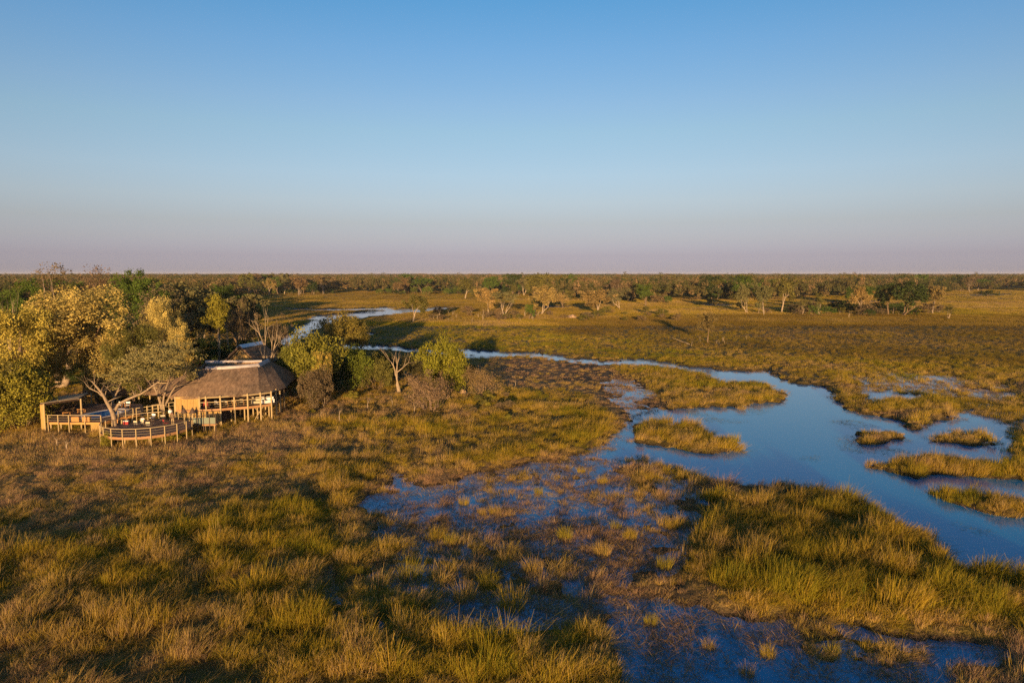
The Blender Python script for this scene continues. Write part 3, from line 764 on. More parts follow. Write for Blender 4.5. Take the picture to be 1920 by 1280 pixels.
def grove():
    # --- trees round the lodge
    tree('golden_tree', 'leafy1', 150, 0, 540, 275, GOLD, (.095, .062, .038), 'big golden leaved tree spreading behind the pool shelter', Y=108, rot=1.0)
    tree('golden_tree', 'round1', 175, 0, 618, 130, GOLD, (.095, .062, .038), 'lower golden crown under the big golden tree', Y=105)
    tree('golden_tree', 'round2', 105, 0, 628, 100, (.34, .235, .055), (.095, .062, .038), 'golden olive crown between yellow tree and big golden tree', Y=104)
    tree('golden_tree', 'round1', 38, 0, 578, 185, (.38, .29, .06), (.095, .062, .038), 'yellow leaved tree beside the big golden tree', Y=98)
    tree('golden_tree', 'leafy2', 308, 0, 560, 80, GOLD, (.095, .062, .038), 'slender golden tree rising behind the flat topped acacia', Y=110)
    tree('golden_tree', 'round2', 338, 0, 615, 55, GOLD, (.095, .062, .038), 'low golden crown above the thatch edge', Y=106)
    tree('green_bush', 'bush1', 40, 802, 685, 120, YGREEN, BARK, 'dense yellow green bush against the pool shelter wall', 'bush')
    tree('green_bush', 'bush2', -40, 812, 670, 150, OLIVE, BARK, 'olive bush at the end of the lodge lawn', 'bush')
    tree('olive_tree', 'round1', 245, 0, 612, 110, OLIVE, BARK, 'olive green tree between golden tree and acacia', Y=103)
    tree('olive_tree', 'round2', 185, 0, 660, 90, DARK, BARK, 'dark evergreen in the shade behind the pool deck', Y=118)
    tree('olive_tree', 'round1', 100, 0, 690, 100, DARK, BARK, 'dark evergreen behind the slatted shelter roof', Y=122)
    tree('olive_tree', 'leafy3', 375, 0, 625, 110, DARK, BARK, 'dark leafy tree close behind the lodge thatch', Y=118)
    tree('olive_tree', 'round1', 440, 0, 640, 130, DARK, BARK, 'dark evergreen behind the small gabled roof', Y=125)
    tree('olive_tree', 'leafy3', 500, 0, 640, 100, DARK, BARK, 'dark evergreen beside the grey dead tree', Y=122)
    tree('olive_tree', 'round2', 545, 0, 672, 80, GREEN, BARK, 'green bush crown just past the thatch hip', Y=112)
    tree('green_tree', 'leafy3', 262, 0, 508, 110, GREEN, GREYB, 'leafy green tree with pale trunk behind the golden tree', Y=165)
    tree('dead_tree', 'dead1', 112, 0, 492, 115, GOLD, (.27,.2,.14), 'bleached dead tree with spread limbs above the golden tree', Y=122, rot=.4)
    tree('dead_tree', 'dead3', 15, 0, 540, 60, GOLD, PALE, 'thin bleached dead tree beside the yellow tree', Y=125)
    tree('bare_tree', 'sparse1', 110, 0, 496, 110, RUST, PALE, 'thin rusty brown tree topping the skyline', Y=210)
    tree('bare_tree', 'sparse1', 188, 0, 500, 90, BROWN, PALE, 'sparse brown flat topped tree on the skyline', Y=200)
    tree('green_tree', 'leafy3', 40, 0, 528, 90, GREEN, BARK, 'fresh green tree behind the yellow tree', Y=175)
    tree('tall_tree', 'tall1', 408, 0, 553, 46, YGREEN, PALE, 'tall narrow yellow green tree with leaning pale trunk', Y=120)
    tree('dead_tree', 'dead2', 490, 0, 568, 90, GOLD, PALE, 'big grey dead tree with curved limbs behind the lodge', Y=113, rot=1.1)
    tree('dead_tree', 'dead1', 432, 0, 580, 50, GOLD, PALE, 'leaning pale dead tree beside the tall narrow tree', Y=124, rot=2.0)
    tree('dead_tree', 'dead3', 545, 0, 610, 60, GOLD, PALE, 'pale dead tree with drooping twigs by the far water', Y=121, rot=.2)
    tree('dead_tree', 'dead2', 372, 0, 548, 60, GOLD, PALE, 'slim bleached snag standing in the dark wood', Y=185)
    tree('twiggy_tree', 'sparse1', 455, 0, 560, 90, BROWN, GREYB, 'leafless brown twiggy tree behind the gabled roof', Y=135)
    tree('twiggy_tree', 'sparse1', 528, 0, 590, 60, BROWN, GREYB, 'brown twiggy tree beside the grey dead tree', Y=140)
    # scrub right of the lodge
    tree('green_tree', 'bush2', 590, 748, 622, 124, (.155,.14,.024), BARK, 'round yellow green tree beside the lodge', rot=.3)
    tree('golden_bush', 'round2', 600, 756, 660, 56, (.30,.21,.05), BARK, 'golden topped bush leaning on the round tree', 'bush')
    tree('green_bush', 'bush1', 556, 745, 640, 70, (.16,.15,.03), BARK, 'olive bush pressed between lodge hip and round tree', 'bush')
    tree('dark_bush', 'bush2', 630, 735, 668, 70, DARK, BARK, 'dark shaded bush between round tree and bright topped bush', 'bush')
    tree('dark_bush', 'bush1', 715, 715, 660, 70, DARK, BARK, 'dark shaded bush behind the forked dead tree', 'bush')
    tree('dark_bush', 'bush2', 770, 712, 668, 80, (.07,.06,.025), BARK, 'dull dark bush behind the grey brown thicket', 'bush')
    tree('dark_bush', 'bush1', 870, 712, 680, 50, OLIVE, BARK, 'small olive bush behind the bright green tree', 'bush')
    tree('twiggy_bush', 'bush2', 598, 762, 690, 78, BROWN, GREYB, 'brown lower bush under the round yellow green tree', 'bush')
    tree('green_tree', 'bush1', 642, 0, 586, 92, (.20, .145, .035), BARK, 'golden olive bush standing by the far water reach', 'bush', Y=178)
    tree('green_bush', 'bush1', 672, 732, 650, 76, (.12,.13,.02), BARK, 'green bush with bright leafy top beside the forked dead tree', 'bush')
    tree('green_bush', 'bush2', 705, 730, 668, 60, OLIVE, BARK, 'dull olive bush at the foot of the forked dead tree', 'bush')
    tree('dead_tree', 'dead3', 748, 735, 645, 80, GOLD, PALE, 'forked pale dead tree between green bushes', rot=.1)
    tree('green_tree', 'bush1', 826, 735, 634, 96, BRIGHT, BARK, 'bright fresh green tree behind the grey brown thicket')
    tree('twig_thicket', 'twig1', 806, 768, 696, 96, (.19,.125,.075), (.2,.14,.1), 'rounded grey brown leafless thicket before the bright green tree', 'bush')
    tree('twig_thicket', 'twig2', 903, 744, 688, 84, (.25,.165,.08), (.21,.15,.1), 'brown leafless thicket beside a pale termite mound', 'bush')
    for u, vb, vt, w, lab in ((603,782,760,14,'small grey stump in the lawn beneath the brown bush'), (637,790,752,22,'dead sapling with a few leaves on the lawn'), (690,765,738,22,'low broken snag in the dry grass'),
                         (735,760,735,16,'pair of short grey stumps in dry grass'), (778,775,745,16,'tall split stump before the rounded thicket'), (966,722,706,12,'thin lone snag in the reddish marsh'), (108,835,806,30,'forked dead branch standing before the pool shelter'),
                         (127,842,810,34,'bent pale dead branch before the pool shelter'), (170,850,838,8,'short white stump in the lawn')):
        tree('dead_snag', 'stump', u, vb, vt, w, GOLD, PALE, lab, 'snag')
grove()

# --- trees across the wetland, surveyed one by one
MIDTREES = [  # u, foot, top, width, key, leaf, bark, label
 (775, 603, 553, 52, 'mid0', OLIVE, PALE, 'lone olive tree at the left end of the shrubby island'),
 (915, 590, 540, 44, 'mid1', MGOLD, PALE, 'golden tree beside the grey green umbrella tree on the island'),
 (944, 594, 546, 56, 'midacacia', GREYO, PALE, 'grey green umbrella shaped tree on the shrubby island'),
 (1014, 588, 535, 58, 'mid2', MGOLD, PALE, 'large golden tree in the middle of the shrubby island'),
 (1055, 578, 550, 32, 'mid3', MGOLD, BARK, 'small golden tree behind the large island tree'),
 (1122, 592, 543, 72, 'mid0', MGOLD, PALE, 'wide golden tree at the far end of the shrubby island'),
 (992, 600, 570, 20, 'mid1', GREEN, BARK, 'little dark green tree on the shrubby island'),
 (1163, 577, 540, 46, 'mid2', GREYO, PALE, 'grey green leaning tree behind the wide golden tree'),
 (1210, 573, 532, 44, 'mid3', GREEN, BARK, 'green tree at the edge of the clearing'),
 (872, 560, 524, 36, 'mid1', OLIVE, PALE, 'olive tree with leaning pale trunk on the clearing edge'),
 (1326, 642, 586, 44, 'mid0', (.16,.12,.045), BARK, 'lone half bare tree out in the brown meadow'),
 (1402, 586, 530, 40, 'mid2', GREYO, PALE, 'pale trunked grey tree at the front of the dark copse'),
 (1400, 566, 516, 52, 'mid3', GREEN, BARK, 'dark green broad tree behind the pale trunked tree'),
 (1432, 588, 536, 48, 'mid1', GREYO, GREYB, 'grey olive tree in the copse beside the meadow'),
 (1465, 586, 520, 50, 'mid0', OLIVE, PALE, 'tall olive tree in the copse beside the meadow'),
 (1535, 590, 550, 30, 'sparse1', OLIVE, PALE, 'thin pale trunked tree with tufted top on the meadow edge'),
 (1503, 590, 556, 26, 'sparse1', OLIVE, PALE, 'half dead tree with leaning pale trunk on the meadow edge'),
 (1614, 590, 536, 40, 'mid3', MGOLD, PALE, 'golden crowned tree with slim white trunk on the meadow edge'),
 (1690, 592, 528, 80, 'mid2', DARK, BARK, 'massive dark evergreen at the end of the meadow copse'),
 (1665, 590, 532, 46, 'mid0', DARK, BARK, 'dark tree joined to the massive evergreen'),
 (1748, 588, 536, 42, 'mid1', (.20,.14,.05), GREYB, 'golden brown tree flanking the massive evergreen'),
 (1778, 598, 570, 30, 'sparse1', OLIVE, PALE, 'small sparse tree at the tip of the meadow copse'),
 (1850, 556, 544, 40, 'midbush0', DARK, BARK, 'dark low bush alone in the far meadow'),
]
for u, vb, vt, w, key, lc, bc, lab in MIDTREES:
    tree('woodland_tree' if 'bush' not in key else 'bush', key, u, vb, vt, w, lc, bc, lab, 'tree' if 'bush' not in key else 'bush')
# shrubs on the island and along the copse
def shrub_row(n, u0, u1, v0, v1, h0, h1, cols, label, grp, seed):
    q = random.Random(seed)
    for i in range(n):
        u = q.uniform(u0, u1); v = q.uniform(v0, v1); h = q.uniform(h0, h1)
        wd = h * q.uniform(1.2, 2.2); c = q.choice(cols)
        nm = {BROWN: 'brown', RUST: 'rusty', OLIVE: 'olive', DARK: 'dark', GREEN: 'green', YGREEN: 'yellow green'}.get(c, 'fresh green')
        tree('shrub', q.choice(['midbush0', 'midbush1']), u, v, v - h, wd, c, BARK, f'{"spreading" if wd > 1.8 * h else "compact"} {nm} {label}', 'shrub', grp)
shrub_row(34, 800, 1280, 587, 602, 7, 15, [BROWN, RUST, OLIVE, BROWN], 'shrub among the golden island trees', 'shrubs on the island', 5)
shrub_row(30, 1380, 1780, 580, 592, 10, 22, [DARK, GREEN, OLIVE, BROWN], 'shrub under the trees of the meadow copse', 'shrubs in the meadow copse', 6)
shrub_row(10, 850, 960, 735, 765, 8, 16, [OLIVE, YGREEN], 'small shrub near the leafless thickets', 'shrubs near the thickets', 7)
shrub_row(16, 570, 960, 742, 795, 7, 17, [RUST, BROWN, OLIVE, YGREEN], 'low shrub in the dry grass beside the lodge', 'shrubs in the dry grass', 57)
def snags(n, u0, u1, v0, v1, h0, h1, label, grp, seed):
    q = random.Random(seed)
    for i in range(n):
        u = q.uniform(u0, u1); v = q.uniform(v0, v1); h = q.uniform(h0, h1)
        tree('dead_snag', 'stump', u, v, v - h, h * .7, GOLD, PALE, label, 'snag', grp)
snags(26, 800, 1010, 590, 604, 9, 20, 'pale broken snag among the island shrubs', 'snags on the island', 8)
snags(16, 1380, 1800, 585, 596, 8, 22, 'pale dead stem along the meadow copse', 'snags along the copse', 9)
snags(8, 1270, 1400, 636, 652, 6, 14, 'bleached dead stem around the lone half bare tree', 'snags around the lone tree', 10)

# --- the treeline and the woods behind the lodge: copies, each its own object
KINDS_FAR = [  # leaf colour, bark, label stem, weight
 (MGOLD, PALE, 'golden brown', 3), (OLIVE, BARK, 'olive', 4), (GREYO, PALE, 'grey green', 2), (GREEN, BARK, 'fresh green', 2), (DARK, BARK, 'dark', 3), (RUST, GREYB, 'rusty brown', 3), (BROWN, GREYB, 'bare brown', 2)]
def wood(n, u0, u1, Y0, Y1, Hm, place, grp, seed, keys=('mid0', 'mid1', 'mid2', 'mid3', 'mid0', 'midacacia')):
    q = random.Random(seed)
    w = [k[3] for k in KINDS_FAR]
    for i in range(n):
        if i % 4 == 0: cu = q.uniform(u0, u1); cY = Y0 * (Y1 / Y0) ** q.random(); ck = q.choices(KINDS_FAR, w)[0]
        u = min(u1, max(u0, cu + q.gauss(0, (u1 - u0) * .03))); Y = min(Y1, max(Y0, cY * (1 + q.gauss(0, .05))))
        p = atY(u, 560, Y); z = ground_z(p.x, p.y)
        if z < .05: continue
        k = ck if q.random() < .5 else q.choices(KINDS_FAR, w)[0]; H = Hm * q.uniform(.5, 1.12)
        key = q.choice(keys) if k[2] != 'bare brown' else 'sparse1'
        s = H / PROTO[key][2]
        plant('woodland_tree', key, (p.x, p.y, z - .1), s * q.uniform(.85, 1.25), s, k[0], k[1], f'{"tall" if H > Hm * .95 else "low" if H < Hm * .68 else "mid-height"} {k[2]} tree {place}', 'tree', grp, q.random() * 6.28)
wood(62, -120, 330, 150, 420, 17, 'in the dense wood behind the lodge', 'trees in the wood behind the lodge', 50)
wood(26, 300, 480, 190, 420, 14, 'on the wood edge facing the far water', 'trees at the wood edge', 51)
wood(52, 470, 1010, 640, 760, 19, 'in the straight treeline beyond the pale meadow', 'trees of the straight treeline', 52)
wood(56, 1000, 1400, 500, 720, 18, 'in the wood beyond the shrubby island', 'trees beyond the island', 53)
wood(20, 1420, 1640, 430, 620, 15, 'behind the meadow copse', 'trees behind the copse', 54)
wood(40, 1560, 2000, 620, 900, 18, 'along the far side of the open meadow', 'trees along the far meadow', 55)
shrub_row(36, 1000, 1400, 558, 570, 8, 18, [GREEN, DARK, OLIVE, RUST], 'shrub fringing the wood beyond the shrubby island', 'shrubs beyond the island', 58)
shrub_row(36, 480, 1010, 548, 553, 7, 16, [GREEN, DARK, (.10,.12,.02)], 'undergrowth shrub at the foot of the straight treeline', 'shrubs under the treeline', 56)

# the far woods that read as one mass
def far_woods():
    col = bpy.data.collections.new('woods')
    q = random.Random(3)
    for i in range(6):
        g = np.random.default_rng(300 + i); V, F = [], []
        own = []
        for k in range(6):
            x, y = q.uniform(-14, 14), q.uniform(-14, 14); H = q.choice([9, 13, 17, 19]) * q.uniform(.85, 1.08); R = H * q.uniform(.30, .42); n0 = sum(len(a) for a in V)
            for c in range(13):
                d = Vector((q.gauss(0, 1), q.gauss(0, 1), q.gauss(0, .8))).normalized() * q.uniform(.5, .8)
                leaf_quads(V, F, g, (x + d.x * R, y + d.y * R, H * .66 + d.z * H * .30), R * .38, 16, 1.15, .7, .55, .8)
            own += [q.choice([-.45, -.25, 0, 0, .2, .4])] * (sum(len(a) for a in V) - n0)
        me = mesh_from('woods', np.vstack(V), np.vstack(F), M['far_leaf'], {'own': ('FLOAT', own)})
        o = bpy.data.objects.new(f'woods_{i:02d}', me); col.objects.link(o)
    TUFTS['woods'] = (col, 6); SCN['woods'] = scatter_nodes('woods')
    Ps, Ss = [], []
    LU = [-300, 430, 470, 1000, 1060, 1380, 1420, 1640, 1780, 1810, 2300]; LV = [552, 552, 551.5, 550, 566, 568, 569, 560, 554, 548, 546]
    for (y0, y1, sp) in ((440, 800, 14), (800, 1400, 24), (1400, 2600, 38), (2600, 5500, 80), (5500, 8600, 170)):
        X, Y = candidates(y0, y1, sp, .85, 40)
        uu = 960 + X / Y * 1280; ff = np.interp(uu, LU, LV)
        front = CAM_Z * 1280 / (ff - 513) * 1.02                     # where the wood's front edge runs
        n = fbm(X / 120, Y / 160, 91, 4)
        thr = np.interp(Y, [450, 900, 1500, 3000, 5000], [-.75, -.6, -.35, -.4, -.6])
        k = (Y > front * (1 + .05 * fbm(X / 30, Y / 30, 95, 2))) & (n > thr) & (height(X, Y) > .1)
        X, Y = X[k], Y[k]; s = sp / 26 * rng.uniform(.8, 1.3, X.size)
        Ps.append(np.stack([X, Y, np.full(X.size, 1.0)], 1)); Ss.append(np.stack([s, s, rng.uniform(.65, 1.08, X.size) * np.interp(Y, [450, 900], [.9, 1]) * np.where(rng.random(X.size) < .05, 1.22, 1)], 1))
    # the wood behind the lodge thickens away from us
    X, Y = candidates(330, 760, 20, .85, 10)
    k = (X < -.42 * Y + fbm(X / 40, Y / 40, 92, 2) * 20) & (rng.random(X.size) < .8)
    X, Y = X[k], Y[k]; s = rng.uniform(.6, .9, X.size)
    Ps.append(np.stack([X, Y, np.full(X.size, .6)], 1)); Ss.append(np.stack([s, s, rng.uniform(.75, 1.05, X.size)], 1))
    P = np.vstack(Ps); S = np.vstack(Ss)
    t = .50 + .35 * fbm(P[:, 0] / 120, P[:, 1] / 120, 93, 2) + rng.normal(0, .16, len(P))
    o = scatter('far_forest', 'woods', P, S, t, 'mixed brown and olive woodland stretching to the horizon', 'forest', .02)
far_woods()


# ------------------------------------------------------------------ the lodge
def thatch_mat():
    m, nt, out = new_mat('thatch')
    geo = nt.nodes.new('ShaderNodeNewGeometry'); P = geo.outputs['Position']
    mp = nt.nodes.new('ShaderNodeMapping'); mp.inputs['Scale'].default_value = (3.2, 1.0, .5); nt.links.new(P, mp.inputs[0])
    c = ramp(nt, noise(nt, 1.1, 6, mp.outputs[0], .7), [(.25, (.095,.06,.04)), (.5, (.195,.127,.083)), (.75, (.33,.22,.14))])
    c = mixc(nt, 1.0, c, ramp(nt, noise(nt, .35, 3, P), [(.3, (.75,.78,.8)), (.7, (1.2,1.15,1.1))]), 'MULTIPLY')
    b = nt.nodes.new('ShaderNodeBsdfDiffuse'); nt.links.new(c, b.inputs[0])
    bp = nt.nodes.new('ShaderNodeBump'); bp.inputs['Strength'].default_value = 1; bp.inputs['Distance'].default_value = .12
    nt.links.new(noise(nt, 2.2, 5, mp.outputs[0], .7), bp.inputs['Height']); nt.links.new(bp.outputs[0], b.inputs['Normal'])
    nt.links.new(b.outputs[0], out.inputs[0]); return m
M['thatch'] = thatch_mat()
M['reed_wall'] = basic('reed_wall', (.41, .255, .085), .8, .3, 3.0, .3, (5, 5, .6))
M['pole'] = basic('pole_wood', (.33, .235, .115), .75, .25, 2.5, .2)
M['rail'] = basic('rail_wood', (.38, .28, .15), .7, .2, 3.0)
M['deck'] = basic('deck_plank', (.115, .068, .05), .6, .4, 1.2, .3, (.6, 6, 1))
M['fascia'] = basic('fascia_board', (.27, .135, .055), .65, .3, 1.5)
M['cap'] = basic('ridge_cement', (.40, .34, .32), .7, .2, 1.5, .3)
M['zinc'] = basic('zinc_sheet', (.55, .58, .62), .35, .1, 2)
M['dark_wood'] = basic('dark_wood', (.07, .042, .028), .6, .3, 3)
M['canvas'] = basic('canvas', (.40, .33, .22), .9, .12, 3)
M['white_cloth'] = basic('white_cloth', (.72, .70, .66), .9, .06, 3)
M['orange_wood'] = basic('varnished_wood', (.42, .19, .05), .5, .25, 2)
M['mesh'] = basic('green_mesh', (.15, .165, .12), .8, .2, 6)
M['slat'] = basic('weathered_slat', (.46, .33, .2), .8, .3, 2)
M['red'] = basic('red_cloth', (.30, .03, .03), .8, .2, 3)
M['skin'] = basic('skin', (.20, .10, .06), .6, .1, 5)
M['skin2'] = basic('light_skin', (.45, .24, .17), .6, .1, 5)
M['khaki'] = basic('khaki_cloth', (.27, .19, .10), .9, .15, 5)
M['brown_cloth'] = basic('brown_cloth', (.14, .095, .05), .9, .15, 5)
M['hair'] = basic('dark_hair', (.02, .015, .012), .7, .2, 8)
M['clay'] = basic('clay', (.30, .19, .11), .9, .25, 2, .6)
def pool_mat():
    m, nt, out = new_mat('pool_water')
    b = nt.nodes.new('ShaderNodeBsdfPrincipled'); b.inputs['Base Color'].default_value = (.03, .22, .46, 1); b.inputs['Roughness'].default_value = .08
    geo = nt.nodes.new('ShaderNodeNewGeometry'); bp = nt.nodes.new('ShaderNodeBump'); bp.inputs['Strength'].default_value = .3; bp.inputs['Distance'].default_value = .02
    nt.links.new(noise(nt, 3, 2, geo.outputs['Position']), bp.inputs['Height']); nt.links.new(bp.outputs[0], b.inputs['Normal'])
    nt.links.new(b.outputs[0], out.inputs[0]); return m
M['pool'] = pool_mat()

def unit_meshes():
    V = []; F = []
    n = 10
    for z in (0, 1):
        for k in range(n): V.append((math.cos(2 * math.pi * k / n), math.sin(2 * math.pi * k / n), z))
    for k in range(n): F.append((k, (k + 1) % n, n + (k + 1) % n, n + k))
    F += [tuple(range(n))[::-1], tuple(range(n, 2 * n))]
    box = [(x, y, z) for x in (-.5, .5) for y in (-.5, .5) for z in (-.5, .5)]
    bf = [(0, 1, 3, 2), (4, 6, 7, 5), (0, 4, 5, 1), (2, 3, 7, 6), (0, 2, 6, 4), (1, 5, 7, 3)]
    return (V, F), (box, bf)
CYL, BOX = unit_meshes()
_cache = {}
def umesh(kind, mat):
    if (kind, mat) not in _cache:
        v, f = CYL if kind == 'cyl' else BOX
        me = bpy.data.meshes.new(kind + '_' + mat); me.from_pydata(v, [], f); me.materials.append(M[mat])
        if kind == 'box':
            bm = bmesh.new(); bm.from_mesh(me); bmesh.ops.bevel(bm, geom=bm.edges[:], offset=.02, segments=1, affect='EDGES'); bm.to_mesh(me); bm.free()
        _cache[(kind, mat)] = me
    return _cache[(kind, mat)]
def thing(name, loc, label, cat, group=None, rotz=0.0):
    e = bpy.data.objects.new(name, None); C.objects.link(e); e.location = loc; e.rotation_euler = (0, 0, rotz); e.empty_display_size = .3
    return tag(e, label, cat, group)
def frame_of(e):
    return Matrix.Translation(e.location) @ e.rotation_euler.to_matrix().to_4x4()
def put(o, parent, local=False):
    """parts are given in world coordinates unless local; things carry only a place and a turn"""
    if parent is not None:
        o.parent = parent
        if not local:
            M4 = Matrix.Identity(4); p = parent
            while p is not None: M4 = (p.matrix_parent_inverse @ basis(p)) @ M4; p = p.parent
            o.matrix_parent_inverse = M4.inverted()
    return o
def basis(o):
    return Matrix.LocRotScale(o.location, o.rotation_euler if o.rotation_mode != 'QUATERNION' else o.rotation_quaternion, o.scale)
def pole(name, p0, p1, r, mat, parent, local=False):
    p0, p1 = Vector(p0), Vector(p1); d = p1 - p0
    o = bpy.data.objects.new(name, umesh('cyl', mat)); C.objects.link(o)
    o.matrix_basis = Matrix.Translation(p0) @ d.to_track_quat('Z', 'Y').to_matrix().to_4x4() @ Matrix.Diagonal((r, r, d.length, 1))
    return put(o, parent, local)
def beam(name, p0, p1, w, h, mat, parent, local=False):
    p0, p1 = Vector(p0), Vector(p1); d = p1 - p0
    x = d.normalized(); y = Vector((0, 0, 1)).cross(x); y = Vector((0, 1, 0)) if y.length < .01 else y.normalized(); z = x.cross(y)
    R = Matrix((x, y, z)).transposed().to_4x4()
    o = bpy.data.objects.new(name, umesh('box', mat)); C.objects.link(o)
    o.matrix_basis = Matrix.Translation((p0 + p1) / 2) @ R @ Matrix.Diagonal((d.length, w, h, 1))
    return put(o, parent, local)
def block(name, c, s, mat, parent, rz=0, local=False):
    o = bpy.data.objects.new(name, umesh('box', mat)); C.objects.link(o)
    o.matrix_basis = Matrix.Translation(c) @ Matrix.Rotation(rz, 4, 'Z') @ Matrix.Diagonal((*s, 1))
    return put(o, parent, local)
def raw(name, V, F, mat, parent, solid=None, smooth=False):
    me = bpy.data.meshes.new(name); me.from_pydata([tuple(v) for v in V], [], F); me.materials.append(M[mat]); me.update()
    if smooth: me.polygons.foreach_set('use_smooth', np.ones(len(me.polygons), bool))
    o = link(name, me); put(o, parent)
    if solid:
        md = o.modifiers.new('thick', 'SOLIDIFY'); md.thickness = solid; md.offset = -1
    return o
def slab(name, pts, z0, z1, mat, parent):
    n = len(pts); V = [(p[0], p[1], z0) for p in pts] + [(p[0], p[1], z1) for p in pts]
    F = [tuple(range(n)), tuple(range(n, 2 * n))] + [(k, (k + 1) % n, n + (k + 1) % n, n + k) for k in range(n)]
    o = raw(name, V, F, mat, parent)
    bm = bmesh.new(); bm.from_mesh(o.data); bmesh.ops.recalc_face_normals(bm, faces=bm.faces); bm.to_mesh(o.data); bm.free()
    return o
def reed_panel(name, a, b, z0, z1, parent, mat='reed_wall', r=.045):
    """upright reeds lashed side by side into one panel"""
    a, b = Vector((a[0], a[1], 0)), Vector((b[0], b[1], 0)); L = (b - a).length; n = max(2, int(L / (2 * r))); V, F = [], []
    q = random.Random(int(L * 100))
    for i in range(n):
        p = a + (b - a) * ((i + .5) / n); rr = r * q.uniform(.85, 1.12); k = len(V); off = q.uniform(-.012, .012)
        for z in (z0, z1 - q.uniform(0, .04)):
            for t in range(6): V.append((p.x + rr * math.cos(t * 1.047), p.y + off + rr * math.sin(t * 1.047), z))
        for t in range(6): F.append((k + t, k + (t + 1) % 6, k + 6 + (t + 1) % 6, k + 6 + t))
        F.append((k + 6, k + 7, k + 8, k + 9, k + 10, k + 11))
    return raw(name, V, F, mat, parent)
def cross_y(poly, y):
    xs = []
    n = len(poly)
    for i in range(n):
        (ax, ay), (bx, by) = poly[i], poly[(i + 1) % n]
        if (ay > y) != (by > y): xs.append(ax + (bx - ax) * (y - ay) / (by - ay))
    return sorted(xs)
def boards(poly, z, w, parent, mat='deck', th=.05):
    ys = [p[1] for p in poly]; y = min(ys) + w / 2
    while y < max(ys):
        xs = cross_y(poly, y)
        for k in range(0, len(xs) - 1, 2):
            if xs[k + 1] - xs[k] > .3:
                block('plank', ((xs[k] + xs[k + 1]) / 2, y, z - th / 2 + random.uniform(-.004, .004)), (xs[k + 1] - xs[k], w - .012, th), mat, parent)
        y += w

